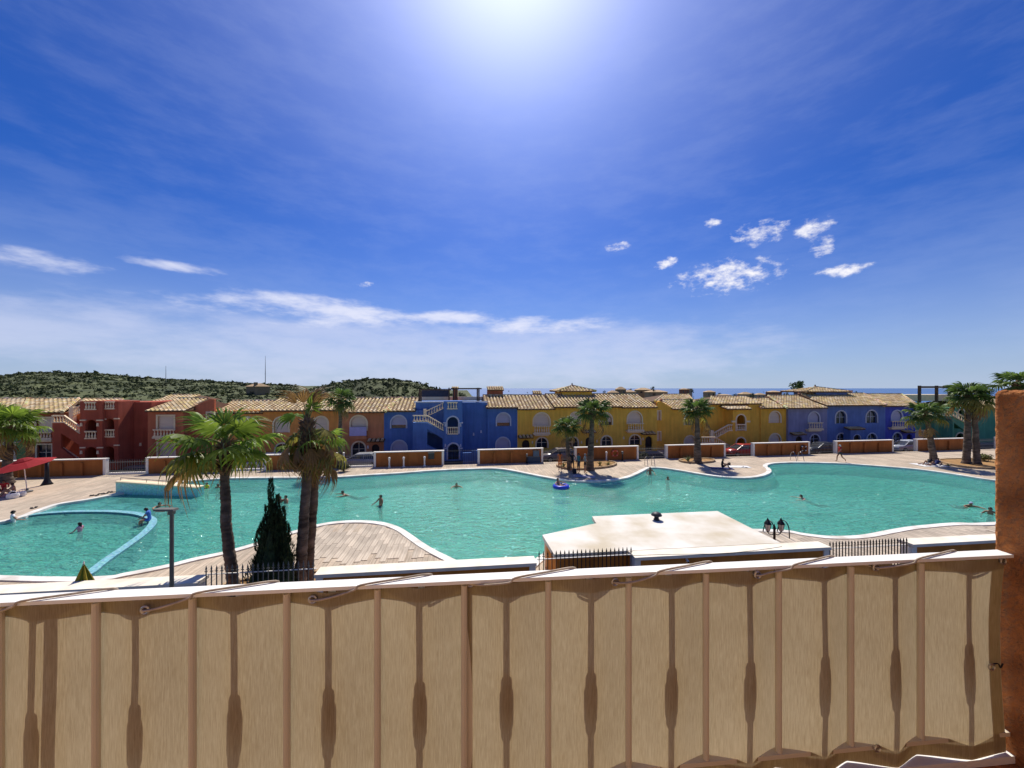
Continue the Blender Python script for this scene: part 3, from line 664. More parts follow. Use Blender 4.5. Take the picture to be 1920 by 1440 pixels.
    def wall_lamp(s, x, y, v, m=None):
        u, z = s.q(x, y, v); yy = v - s.v0; mb = MB(); mb.box((u - .09, yy - .1, z - .16), (u + .09, yy - .001, z + .16), taper=.7); mb.build('wall_plate', m or WHITE, s.e)

V = 8.0
GREEN = stucco('green_render', (.15, .38, .13)); RUST = stucco('rust_render', (.40, .13, .06)); MAROON = stucco('maroon_render', (.42, .105, .06)); RED = stucco('red_render', (.56, .18, .09)); ORANGE = stucco('orange_render', (.80, .33, .09)); TERRA = stucco('terracotta_render', (.62, .25, .115))
BLUE = stucco('cobalt_render', (.11, .205, .46)); YEL = stucco('yellow_render', (.98, .54, .085)); YEL2 = stucco('deep_yellow_render', (.95, .50, .075)); PERI = stucco('periwinkle_render', (.28, .29, .44)); BLUE2 = stucco('blue_render', (.15, .23, .47)); BLUE3 = stucco('ultramarine_render', (.10, .12, .47)); GREEN2 = stucco('sea_green_render', (.12, .34, .20))

# green house at the left edge
h = House(0, V, 'light green house at the left edge behind the red umbrella', CREAM)
h.wall(-170, 48, 774, V, GREEN, [('shut', 2, 28, 835, 864, False, .14), ('shut', -70, -40, 782, 808, False), ('shut', -70, -40, 832, 862, False)])
h.roof((-175, 776), (40, 774), (-175, 749), (52, 748), V)
h.slab(0, 30, 829, 831.5, V - .5, .498, CREAM, 'cornice')
# maroon house with the outside stair
h = House(150, V, 'dark maroon house with outside stair and square tower at left', CREAM)
h.wall(48, 150, 774, V, RUST, [('shut', 69, 97, 784, 810, False, .14), ('glass', 70, 97, 834, 864, False, .14)])
h.roof((40, 773.5), (116, 773.5), (54, 748), (148, 748), V)
h.balcony(57, 97, 809.5, 823, V, 7)
VT = V - 2.4
h.stair(98, 150, 865, [(150, 814), (121, 793), (98, 793)], VT, 2.4, MAROON, [(114, 812), (148, 834), (148, 866), (114, 840)])
h.balustrade((98, 778.5), (121, 778.5), .72, VT - .02, 4); h.balustrade((121, 778.5), (150, 799), .72, VT - .02, 7)
h.balustrade((114, 836), (149, 859), .75, VT + .5, 7); h.balustrade((137, 766), (150, 760), .8, VT + 1.8, 3)
h.slab(129, 137, 763, 790, VT + 1.8, .35, CREAM, 'newel_post')
h.wall(150, 192, 752, VT, MAROON, [('open', 160, 181, 787, 823, True, 0), ('open', 159, 182, 838, 868, True, 0)], depth=3.2)
h.wall(192, 222, 752.5, VT + .35, MAROON, [('open', 197, 214, 785, 820, True, 0), ('open', 196, 214, 837, 868, True, 0)], depth=2.6)
h.balustrade((159, 808), (181, 808), .78, VT - .03, 4); h.balustrade((196.5, 805), (215, 805), .78, VT + .32, 4)
h.balustrade((159, 753.5), (180, 753.5), .78, VT - .05, 4); h.balustrade((196, 752.5), (215, 752.5), .78, VT + .30, 4)
for a, b, c in ((149, 160, 787), (180, 192, 787), (192, 198, 785), (213, 223, 784), (149, 159, 838.5), (181, 192, 838.5), (213, 223, 834)): h.slab(a, b, c, c + 2.2, VT - (.1 if b < 193 else -.25), .1, CREAM, 'string_course')
h.wall(222, 284, 754, V - .2, MAROON, []); h.wall_lamp(264, 833, V - .2, CREAM)
for a, b in ((153, 796), (184, 796), (153, 848), (184, 848)): h.wall_lamp(a, b, VT, CREAM)
h.roof((150, 756), (222, 756), (160, 749), (230, 749), V + 3, run=3)
# red house
h = House(310, V, 'red house with hipped tile roof between maroon and orange houses', CREAM)
h.wall(277, 344, 771, V - 1.0, RED, [('shut', 296, 326, 780, 806, False, .14), ('shut', 297, 327, 831, 860, False, .14)])
h.balcony(287, 328, 805, 819, V - 1.0, 7)
h.roof((271, 770.5), (346, 770.5), (334, 748), (392, 747.5), V - 1.0)
h.wall(344, 402, 770, V + .3, RED, [('shut', 389, 401, 774, 790, False, .14)], top=[(402, 748.5), (395, 748), (344, 770)])
h.roof((285, 753), (345, 752), (320, 741), (375, 741), V + 9, run=4)
# orange house
h = House(500, V, 'orange ochre house behind the tall near palms', CREAM)
h.wall(402, 640, 769, V, ORANGE, [('shut', 453, 474, 783, 806), ('shut', 514, 541, 783, 811), ('glass', 517, 541, 832, 860), ('door', 408, 432, 840, 866), ('door', 449, 469, 836, 866), ('shut', 590, 614, 782, 808), ('glass', 590, 612, 832, 860)])
h.roof((402, 775), (492, 774), (436, 752), (530, 751.5), V + .3); h.roof((488, 770), (640, 769.5), (524, 747), (672, 746.5), V - .3)
h.wall_lamp(440, 845, V); h.slab(497, 543, 849.5, 852.5, V - 1.2, .3, WHITE, 'meter_box')
# terracotta house with lilac cloth
h = House(680, V, 'terracotta house with a lilac cloth hung over its balcony', CREAM)
h.wall(640, 720, 773, V, TERRA, [('shut', 658, 687, 780, 808), ('glass', 661, 684, 829, 856), ('door', 697, 711, 833, 860, True, 0)])
h.roof((637, 773.5), (722, 772.5), (664, 747), (752, 746.5), V - .2)
h.slab(655, 687, 801, 817.5, V - .55, .06, mat('lilac_cloth', (.50, .46, .68), .9, .08, 3, .3, 6), 'balcony_cloth'); h.slab(655, 687, 818, 824, V - .55, .548, TERRA, 'balcony_slab'); h.canopy(687, 720, 825, V); h.wall_lamp(690, 838, V)
# cobalt house with tower and roof terrace
h = House(830, V, 'cobalt blue house with arched stair tower and roof terrace', PALETRIM, SHUTB)
h.wall(720, 802, 769, V, BLUE, [('part', 734, 761, 780, 803), ('shut', 735, 762, 827, 858)], top=[(802, 769), (779, 769), (720, 769)])
h.roof((720, 771.5), (779, 770), (748, 746.5), (785, 746.5), V)
h.wall(779, 835, 755, V + .4, BLUE, []); h.slab(776, 836, 753, 755, V + .3, .4, PALETRIM, 'parapet_cap')
h.stair(774, 832, 850, [(832, 810), (801, 792.5), (774, 792.5)], V - 2.2, 2.2, BLUE, [(801, 804), (830, 823), (830, 848), (801, 834)])
h.balustrade((774, 778.5), (801, 778.5), .72, V - 2.25, 5); h.balustrade((801, 778.5), (832, 796), .72, V - 2.25, 8); h.balustrade((797, 771), (832, 754.5), .72, V - .5, 7); h.balustrade((801, 833), (822, 845), .7, V - 1.7, 5)
h.slab(794, 799, 767, 783, V - .5, .3, CREAM, 'newel_post')
h.wall(832, 867, 752, V - 2.3, BLUE, [('open', 839, 859, 782, 813), ('gate', 840, 860, 832, 868)], depth=2.7)
h.balustrade((839, 800.5), (859, 800.5), .82, V - 2.35, 5); h.balustrade((838, 754), (858, 754), .78, V - 2.38, 4)
for a, b in ((831, 839), (859, 868)):
    h.slab(a, b, 792, 794, V - 2.4, .1, PALETRIM, 'string_course'); h.slab(a, b, 840, 842, V - 2.4, .1, PALETRIM, 'string_course'); h.wall_lamp((a + b) / 2, 797, V - 2.3, PALETRIM); h.wall_lamp((a + b) / 2, 835, V - 2.3, PALETRIM)
h.wall(867, 914, 755, V + .3, BLUE, []); h.slab(866, 914, 752.5, 754.5, V + .2, .4, PALETRIM, 'parapet_cap')
h.wall_lamp(888, 814, V + .3, PALETRIM); h.wall_lamp(902, 809, V + .3, PALETRIM)
h.wall(914, 970, 765, V, BLUE, [('part', 932, 956, 775, 799), ('shut', 931, 955, 821, 852)])
h.roof((911, 764.5), (971, 764), (905, 742), (963, 741.5), V)
h.wall(868, 884, 849, V - 4.5, BLUE, depth=0, name='yard_wall'); h.wall(884, 897, 845, V - 4.5, BLUE, depth=0, name='yard_wall')
h.chimney(914, 945, 724.5, 741, V + 4, RUST, dp=2.2); h.chimney(847, 860, 725, 752, V + 4, RUST, dp=1.2)
mb = MB(); 
for a, t, b in ((786.5, 730, 754), (789.5, 733, 754), (842, 727, 754), (850, 727, 753), (855, 727, 753), (895, 727, 754), (898, 727, 754)):
    u, z1 = h.q(a, t, V + 2.2); _, z0 = h.q(a, b, V + 2.2); mb = MB(); mb.box((u - .08, V + 2.12 - h.v0, z0 - .5), (u + .08, V + 2.28 - h.v0, z1)); mb.build('pergola_post', BROWNW, h.e)
for a, b, y in ((845, 903, 729), (786, 846, 731)):
    u0, z = h.q(a, y, V + 2.2); u1, _ = h.q(b, y, V + 2.2); mb = MB(); mb.box((u0, V + 2.0 - h.v0, z - .06), (u1, V + 2.117 - h.v0, z + .10)); mb.build('pergola_beam', BROWNW, h.e)
h.slab(791, 843, 732, 744, V + 5, .1, mat('grey_screen', (.07, .07, .08), .8), 'terrace_screen'); h.slab(784, 912, 744, 751, V + 6, .25, CREAM, 'terrace_parapet')
# yellow house
h = House(1090, V, 'long yellow house with small hipped lantern room behind the two palms', CREAM)
h.wall(970, 1232, 765, V, YEL, [('shut', 1001, 1030, 775, 799), ('glass', 1006, 1026, 821, 840), ('door', 979, 993, 825, 852, True, 0), ('glass', 1064, 1083, 820, 839), ('shut', 1070, 1087, 774, 796), ('door', 1098, 1110, 820, 848, True, 0), ('part', 1124, 1147, 775, 797), ('glass', 1128, 1146, 818, 836), ('shut', 1177, 1203, 772, 795), ('glass', 1181, 1200, 816, 834), ('door', 1210, 1223, 818, 846, True, 0)])
h.balcony(1001, 1031, 798, 812.5, V, 7, CREAM); h.balcony(1177, 1207, 793, 807, V, 7, CREAM)
for a, b, c in ((973, 1001, 818), (1093, 1119, 808), (1205, 1231, 811)): h.canopy(a, b, c, V)
h.roof((970, 767.5), (1042, 767), (962, 742), (1024, 741.5), V + .2); h.roof((1040, 764), (1168, 762), (1022, 740), (1146, 739.5), V - .2); h.roof((1166, 764), (1234, 764), (1143, 740.5), (1196, 740), V)
h.pavilion(1046, 1118, 733.5, 1080, 723.5, V + 3.2, YEL, 1054, 1110, 747)
h.chimney(1000, 1016, 733, 743, V + 4.5, RUST, dp=1.2)
for a, b in ((998, 829), (1090, 829), (1119, 827), (1169, 821), (1205, 823)): h.wall_lamp(a, b, V, CREAM)
# second yellow house with stair
h = House(1350, V, 'deep yellow house with white stair balustrades behind the middle palm', CREAM)
h.wall(1232, 1318, 766, V + 1.0, YEL2, [('shut', 1232.5, 1238, 771, 788, False, .12), ('shut', 1232.5, 1238, 810, 827, False, .12), ('glass', 1284, 1303, 776, 797), ('shut', 1284, 1303, 818, 840)], top=[(1318, 766), (1263, 766.5), (1238, 752), (1232, 754)])
h.roof((1262, 767), (1334, 766.5), (1238, 750.5), (1300, 750), V + 1.0, run=3.6); h.roof((1228, 753), (1300, 752), (1245, 740), (1290, 740), V + 10, run=4)
h.wall(1318, 1376, 757, V + .8, YEL2, [('open', 1361, 1371, 778, 808), ('door', 1364, 1372, 820, 845, True, .1)])
h.wall(1374, 1406, 767, V - .8, YEL2, [('open', 1381, 1397, 778, 808), ('open', 1381, 1397, 821, 845)], depth=2.4)
h.balustrade((1381, 795), (1397, 795), .80, V - .85, 4); h.tiles([(h.q(1364, 767, V - 1.1)[0], -1.2, h.q(1364, 767, V - 1.1)[1]), (h.q(1408, 767, V - 1.1)[0], -1.2, h.q(1364, 767, V - 1.1)[1]), (h.q(1396, 761, V + .6)[0], .7, h.q(1390, 761, V + .7)[1]), (h.q(1350, 761, V + .6)[0], .7, h.q(1390, 761, V + .7)[1])], 'roof')
h.stair(1336, 1374, 850, [(1374, 803), (1371, 803), (1338, 824)], V - .8, 1.5, YEL2, None)
h.balustrade((1338, 811), (1366, 795.5), .85, V - .85, 8); h.balustrade((1366, 795.5), (1373, 795.5), .85, V - .86, 2); h.slab(1333, 1338, 807, 830, V - .9, .3, CREAM, 'newel_post')
h.stair(1315, 1372, 850, [(1372, 846), (1341, 832), (1315, 832)], V - 2.2, 1.3, YEL2, None)
h.balustrade((1315, 819), (1341, 819), .80, V - 2.25, 6); h.balustrade((1341, 819), (1373, 838), .80, V - 2.25, 8)
h.wall(1404, 1428, 757, V + .4, YEL2, []); h.wall(1426, 1478, 765, V + .3, YEL2, [('shut', 1443, 1463, 772, 793), ('shut', 1443, 1463, 814, 840)])
h.roof((1330, 757.5), (1430, 757), (1334, 744.5), (1398, 743.5), V + .8, run=3.8); h.roof((1428, 765), (1480, 765), (1404, 747.5), (1440, 747.5), V + .3, run=4)
h.slab(1398, 1407, 789, 792, V - .9, .1, CREAM, 'string_course'); h.slab(1372, 1381, 789, 792, V - .9, .1, CREAM, 'string_course')
# periwinkle, blue and ultramarine houses
h = House(1515, V, 'pale periwinkle house with a balcony between yellow and blue houses', PALETRIM, SHUTB)
h.wall(1478, 1551, 766, V, PERI, [('shut', 1516, 1536, 773, 794), ('glass', 1519, 1536, 815, 832), ('door', 1492, 1505, 818, 836, True, 0)])
h.balcony(1516, 1543, 792, 804.5, V, 6, CREAM); h.canopy(1489, 1513, 812, V); h.roof((1476, 765.5), (1553, 764.5), (1440, 742.5), (1500, 742), V - .2)
h = House(1605, V, 'blue house with lantern room on its roof right of periwinkle house', PALETRIM, SHUTB)
h.wall(1551, 1660, 760, V, BLUE2, [('glass', 1567, 1586, 771, 794), ('glass', 1624, 1644, 770, 793), ('glass', 1569, 1585, 813, 832), ('glass', 1626, 1643, 813, 832)])
h.wall(1595, 1620, 806, V - 1.0, BLUE2, [('door', 1600, 1613, 815, 836, True, .08)], depth=1.0, name='porch'); h.canopy(1593, 1623, 802, V - .6, .8)
h.roof((1550, 760.5), (1662, 759.5), (1497, 738.5), (1618, 738), V - .2); h.pavilion(1511, 1598, 734.5, 1550, 726, V + 3.0, BLUE2, 1530, 1588, 748)
h = House(1688, V, 'ultramarine house with cream balcony beside the right palms', PALETRIM, SHUTB)
h.wall(1660, 1716, 762, V, BLUE3, [('shut', 1672, 1691, 770, 790), ('glass', 1674, 1690, 812, 832), ('door', 1700, 1710, 814, 836, True, 0)])
h.balcony(1672, 1699, 789, 801, V, 6, CREAM); h.canopy(1699, 1717, 808, V); h.roof((1658, 761.5), (1722, 761), (1612, 739), (1690, 740), V)
h = House(1790, V, 'sea green house with pergola and outside stair behind the right palms', CREAM)
h.wall(1716, 1752, 764, V + .5, GREEN2, [('glass', 1719, 1727, 772, 787), ('shut', 1716.5, 1736, 808, 828, False)]); h.wall(1752, 1786, 770, V - .6, GREEN2, [])
h.wall(1786, 1960, 764, V, GREEN2, [('open', 1796, 1808, 768, 790), ('open', 1792, 1808, 812, 832), ('shut', 1870, 1890, 770, 792)])
h.stair(1786, 1822, 820, [(1822, 799), (1790, 781), (1786, 781)], V - 2.0, 2.0, GREEN2, [(1789, 793), (1815, 812), (1815, 828), (1789, 818)])
h.balustrade((1752, 769), (1786, 769), .8, V - .65, 8, CREAM); h.balustrade((1786, 769), (1820, 788), .8, V - 2.05, 7, CREAM); h.roof((1832, 766), (1965, 765), (1800, 744), (1900, 744), V)
for a in (1724, 1756, 1780):
    u, z1 = h.q(a, 723, V + 3); _, z0 = h.q(a, 745, V + 3); mb = MB(); mb.box((u - .14, V + 2.86 - h.v0, z0 - .8), (u + .14, V + 3.14 - h.v0, z1)); mb.build('pergola_post', BROWNW, h.e)
u0, z = h.q(1719, 726, V + 3); u1, _ = h.q(1800, 726, V + 3); mb = MB(); mb.box((u0, V + 2.7 - h.v0, z - .12), (u1, V + 2.855 - h.v0, z + .16)); mb.build('pergola_beam', BROWNW, h.e)
h.slab(1700, 1790, 740, 752, V + 4, 3, CREAM, 'terrace_parapet')
# ------------------------------------------------------------------ far garden walls, fences
def garden_wall(x0, x1, label, pil=(), pillars=(True, True), hgt=1.36):
    u0 = FP(x0, 860, 0)[0]; u1 = FP(x1, 860, 0)[0]
    e = empty('garden_wall', S(u0, 0, 0), TH, label, 'wall', 'ochre garden walls along the far side of the pool'); L = u1 - u0
    m = MB(); m.box((.02, 0, -.1), (L - .02, .28, hgt - .08)); m.build('wall', WALLO, e)
    m = MB(); m.box((-.04, -.05, hgt - .077), (L + .04, .31, hgt)); m.build('cap', WHITE, e)
    for k, f in enumerate(pillars):
        if f: m = MB(); a = -.02 if k == 0 else L - .18; m.box((a, -.03, -.1), (a + .20, .30, hgt - .08)); m.build('end_pillar', WHITE, e)
    for x in pil:
        a = FP(x, 860, 0)[0] - u0; m = MB(); m.box((a - .11, -.17, 0), (a + .11, -.001, hgt * .78), taper=.8); m.build('pilaster', WALLO, e)
    return e
def far_fence(x0, x1, label, base=True, hgt=1.25, m_=IRON):
    u0 = FP(x0, 860, 0)[0] + .1; u1 = FP(x1, 860, 0)[0] - .1; L = u1 - u0
    e = empty('iron_fence', S(u0, .12, 0), TH, label, 'fence', 'iron fences between the far garden walls')
    if base: m = MB(); m.box((0, -.12, -.1), (L, .12, .14)); m.build('plinth', WHITE, e)
    z0 = .142 if base else .02
    for z in (z0 + .12, hgt - .22): m = MB(); m.box((0, -.02, z), (L, .02, z + .04)); m.build('rail', m_, e)
    me = MB(); me.box((-.011, -.011, 0), (.011, .011, hgt - z0 - .08)); me.box((-.03, -.012, hgt - z0 - .14), (.03, .012, hgt - z0 - .11)); me.lathe([(.012, hgt - z0 - .08), (.022, hgt - z0 - .05), (.002, hgt - z0 + .04)], 5); mm = me.mesh('picket', m_)
    n = max(2, int(L / .17))
    for i in range(n): put('picket', mm, e, (L * (i + .5) / n, -.0, z0))
WL = [(-90, 34, 'stretch of ochre wall behind the red umbrella at the left edge', (), (1, 0)), (36, 198, 'ochre wall with three pilasters right of the red umbrella', (78, 117, 155), (0, 1)), (274, 428, 'ochre wall seen under the drooping near palm frond', (310, 349, 384), (1, 1)),
      (496, 644, 'ochre wall passing behind the twin palm trunks', (530,), (1, 1)), (701, 832, 'ochre wall with small white posts before the cobalt house', (), (1, 1)), (896, 1018, 'ochre wall with a dark board before the blue and yellow houses', (927, 959), (1, 1)),
      (1078, 1197, 'ochre wall with a lifebuoy behind the two shading palms', (), (1, 1)), (1249, 1360, 'ochre wall behind the lone middle palm', (1276, 1334), (1, 1)), (1412, 1518, 'ochre wall with a dark ring hung at its right end', (1439, 1466, 1492), (1, 1)),
      (1567, 1675, 'ochre wall behind the walking bather', (1594, 1620, 1647), (1, 1)), (1718, 1812, 'ochre wall behind the leaning right palm', (1740, 1778), (1, 1)), (1870, 1990, 'ochre wall behind the stucco pillar at the right edge', (), (1, 0))]
for a, b, l, p, q in WL: garden_wall(a, b, l, p, q)
FL = [(200, 273, 'grey iron fence left of the drooping palm frond'), (429, 495, 'grey iron fence behind the left palm trunk'), (645, 700, 'grey iron fence before the silver car'), (833, 895, 'dark iron fence before the cobalt stair tower'), (1019, 1077, 'iron fence behind the standing group of people'), (1198, 1248, 'iron fence between lifebuoy wall and middle palm wall'), (1361, 1411, 'iron fence before the red car'), (1519, 1566, 'iron fence before the dark car'), (1676, 1717, 'iron fence before the ultramarine house'), (1813, 1869, 'iron fence behind the thick right palm')]
for i, (a, b, l) in enumerate(FL): far_fence(a, b, l, i in (0, 1, 2), 1.45 if i == 3 else 1.2, BLACK if i in (3,) else IRON)
def lifebuoy(x, y, label, m1, m2):
    u, z = FP(x, y, -.12); e = empty('lifebuoy', S(u, -.12, z), TH, label, 'lifebuoy', 'lifebuoys hung on the far garden walls')
    pts = [(.30 * math.cos(t * math.pi / 12), 0, .30 * math.sin(t * math.pi / 12)) for t in range(24)]
    m = MB(); m.tube(pts, .085, 8, closed=True); m.build('ring', m1, e, True)
    for k in range(4):
        a = math.pi / 4 + k * math.pi / 2; m = MB(); m.tube([(.30 * math.cos(a + d), 0, .30 * math.sin(a + d)) for d in (-.16, 0, .16)], .09, 8); m.build('band', m2, e, True)
ORB = mat('buoy_orange', (.60, .10, .04), .5, .08)
lifebuoy(1153, 850, 'orange lifebuoy hung on the wall behind the two palms', ORB, mat('buoy_pale_red', (.65, .25, .18), .6))
lifebuoy(1507, 841, 'dark red lifebuoy with white bands near the right ladder', mat('buoy_dark', (.10, .03, .025), .6), WHITE)
def post_light(x, label, dark=False):
    u, z = FP(x, 860, -.5); e = empty('bollard_light', S(u, -.5, 0), TH, label, 'bollard', 'small bollards by the far walls'); a = BLACK if dark else WHITE
    m = MB(); m.lathe([(.13, 0), (.13, .06), (.07, .09), (.07, .62), (.09, .64)], 10); m.build('post', a, e); m = MB(); m.lathe([(.085, .64), (.095, .80), (.12, .81), (.10, .90), (.02, .95)], 10); m.build('lamp_head', WHITE if not dark else IRON, e)
for x, l, d in ((730, 'leftmost small white bollard before the wall of the cobalt house', 0), (757, 'middle small white bollard before the wall of the cobalt house', 0), (796, 'right small white bollard beside a dark meter box', 0), (988, 'dark bollard beside the dark board on the far wall', 1), (1137, 'white bollard left of the orange lifebuoy', 0), (1167, 'dark topped bollard right of the orange lifebuoy', 1)): post_light(x, l, d)
def wall_box(x0, x1, y0, y1, m_, name, label, cat):
    u0, z1 = FP(x0, y0, -.2); u1, z0 = FP(x1, y1, -.2); e = empty(name, S(u0, -.2, max(z0, 0)), TH, label, cat); z0 = max(0, z0)
    m = MB(); m.box((0, 0, 0), (u1 - u0, .17, z1 - z0)); m.build('board', m_, e); m = MB(); m.box((-.04, -.02, z1 - z0), (u1 - u0 + .04, .18, z1 - z0 + .05)); m.build('hood', IRON, e)
wall_box(803, 814, 850, 861, mat('meter_grey', (.05, .055, .05), .6), 'meter_box', 'dark meter box on the wall before the cobalt house', 'box')
wall_box(1000, 1011, 846, 857, mat('board_blue', (.10, .16, .22), .6), 'notice_board', 'blue grey notice board at the right end of the far wall', 'board')
wall_box(990, 1013, 857, 867, mat('bin_blue', (.05, .08, .12), .6), 'storage_box', 'dark blue storage box below the notice board', 'box')

# ------------------------------------------------------------------ cars on the far street
def car(u, v, rz, m_, label):
    e = empty('parked_car', S(u, v, -.75), TH + rz, label, 'car', 'cars parked on the far street')
    prof = [(-2.1, .32, .62), (-2.05, .28, .82), (-1.3, .26, .92), (-.75, .26, .98), (.4, .26, .98), (1.35, .26, .96), (1.95, .28, .9), (2.08, .34, .68)]
    m = MB(); vs = []
    for x, zl, zt in prof:
        w = .82 - .10 * (abs(x) / 2.1) ** 4
        vs += [(x, -w + .08, zl), (x, -w, zl + .14), (x, -w, zt - .16), (x, -w + .1, zt), (x, w - .1, zt), (x, w, zt - .16), (x, w, zl + .14), (x, w - .08, zl)]
    n = len(prof); fs = [(i * 8 + k, i * 8 + (k + 1) % 8, (i + 1) * 8 + (k + 1) % 8, (i + 1) * 8 + k) for i in range(n - 1) for k in range(8)] + [tuple(range(8))[::-1], tuple((n - 1) * 8 + k for k in range(8))]
    m.add(vs, fs); b = m.build('body', m_, e, True)
    m = MB(); m.add([(-1.25, -.70, .90), (1.75, -.70, .92), (1.75, .70, .92), (-1.25, .70, .90), (-.35, -.56, 1.40), (1.15, -.56, 1.42), (1.15, .56, 1.42), (-.35, .56, 1.40)], [(0, 1, 5, 4), (1, 2, 6, 5), (2, 3, 7, 6), (3, 0, 4, 7), (4, 5, 6, 7)]); m.build('windows', GLASS, e)
    m = MB(); m.add([(-.42, -.58, 1.39), (1.2, -.58, 1.41), (1.2, .58, 1.41), (-.42, .58, 1.39), (-.2, -.5, 1.46), (1.0, -.5, 1.48), (1.0, .5, 1.48), (-.2, .5, 1.46)], [(0, 1, 5, 4), (1, 2, 6, 5), (2, 3, 7, 6), (3, 0, 4, 7), (4, 5, 6, 7)])
    m.build('car_roof', m_, e)
    for sy in (-1, 1):
        for a, b2 in (((-1.25, .9), (-.38, 1.4)), ((.42, .95), (.42, 1.4)), ((1.75, .92), (1.17, 1.42))):
            m = MB(); m.bar((a[0], sy * .71, a[1]), (b2[0], sy * .58, b2[1]), .07); m.build('pillar', m_, e)
        for x in (-1.3, 1.3):
            m = MB(); M = Matrix.Translation((x, sy * .78, .32)) @ Matrix.Rotation(R(90), 4, 'X'); m.lathe([(.20, -.10), (.31, -.09), (.33, 0), (.31, .09), (.20, .10)], 16, M=M); w = m.build('wheel', BLACK, e, True)
            m = MB(); m.lathe([(.19, -.11), (.19, .11)], 12, M=M); m.build('rim', mat('alloy', (.5, .5, .5), .3, metal=.8), w)
        m = MB(); m.ball((-2.0, sy * .58, .68), (.1, .16, .08)); m.build('headlight', mat('headlight', (.8, .8, .8), .1), e, True)
for x, v, mn, c, l in ((676, 3.6, 'silver_paint', (.35, .36, .36), 'silver car behind the fence before the terracotta house'), (470, 3.4, 'white_car_paint', (.7, .7, .7), 'white car behind the fence by the left palm'), (1392, 3.6, 'red_paint', (.45, .03, .02), 'red car behind the fence right of the middle palm'), (1541, 3.4, 'dark_paint', (.03, .035, .04), 'dark car behind the fence before the periwinkle house'), (1050, 3.8, 'grey_paint', (.25, .22, .20), 'grey car behind the standing group of people'), (1700, 3.4, 'blue_car_paint', (.55, .58, .62), 'pale car behind the fence before the ultramarine house')):
    car(FP(x, 850, v)[0], v, 0, mat(mn, c, .25, .05, spec=.5), l)

# ------------------------------------------------------------------ palms
def leafm(n, c, c2, t=.45): return mat(n, c, .5, .25, 1.2, c2=c2, trans=t, rnd=.25, spec=.4)
FRG = leafm('palm_green', (.12, .22, .02), (.22, .30, .04), .5); FRD = leafm('palm_dark_green', (.06, .105, .022), (.10, .155, .03), .42); FRB = leafm('palm_dead', (.26, .15, .05), (.36, .22, .08), .3); FRY = leafm('palm_yellowing', (.22, .20, .03), (.30, .26, .05), .4)
STEM = mat('petiole', (.22, .24, .07), .5, .2, 3)
TRUNKM = mat('palm_trunk', (.085, .062, .045), .95, .4, 2.2, 1.0, 16, c2=(.15, .11, .08), stretch=(1, 1, 2.5)); BOOT = mat('leaf_base', (.10, .055, .03), .9, .4, 4, .5, 20, c2=(.20, .13, .07))
def frond_mesh(name, m_, seed, lp=.75, lb=1.0, n=26, sag=.30, tip=.5, spread=2.35):
    rng = random.Random(seed); m = MB()
    pts = [(lp * t, 0, .10 * math.sin(t * 2.2) - .12 * t * t) for t in (0, .25, .5, .75, 1)]; m.tube(pts, [.028, .022, .018, .015, .012], 5, 1)
    ez = pts[-1][2]; ex = lp
    for k in range(n):
        a = -spread + 2 * spread * (k + .5) / n; da = spread / n * .98; L = lb * (1 - .28 * (abs(a) / spread) ** 2) * rng.uniform(.9, 1.06); tp = tip * rng.uniform(.6, 1.4); cur = rng.uniform(-.08, .08)
        vs = []
        for r, w, dr in ((.06, 1, 0), (.3, 1, 0), (.54, .95, .02), (.72, .5, .10), (.88, .24, .40), (1.08, .04, .95)):
            for sg in (-1, 1):
                an = a + cur * r * r + sg * da * w; pl = (.045 if (k % 2 == 0) == (sg > 0) else -.045) * min(1, r * 2) * w
                rr = L * r * (1 - .16 * dr); x = ex + rr * math.cos(an); y = rr * math.sin(an)
                side = abs(math.sin(an)); vs.append((x, y, ez + pl - sag * (rr ** 2) * (.55 + .6 * side) - dr * tp * L * .7 + .10 * rr * (1 - side)))
        m.add(vs, [(2 * q, 2 * q + 1, 2 * q + 3, 2 * q + 2) for q in range(5)], 0)
    return m.mesh(name, [m_, STEM])
FG = [frond_mesh('frond', FRG, 10 + i, .8, 1.0, 24, .28 + .06 * i, .4 + .1 * i) for i in range(4)]; FD = [frond_mesh('frond', FRD, 20 + i, .7, .85, 20, .30 + .07 * i, .45) for i in range(3)]; FB = [frond_mesh('dead_frond', FRB, 30 + i, .95, 1.15, 13, .35, 1.0, .75) for i in range(3)]; FY = [frond_mesh('frond', FRY, 40 + i, .8, .95, 22, .5, .7) for i in range(2)]
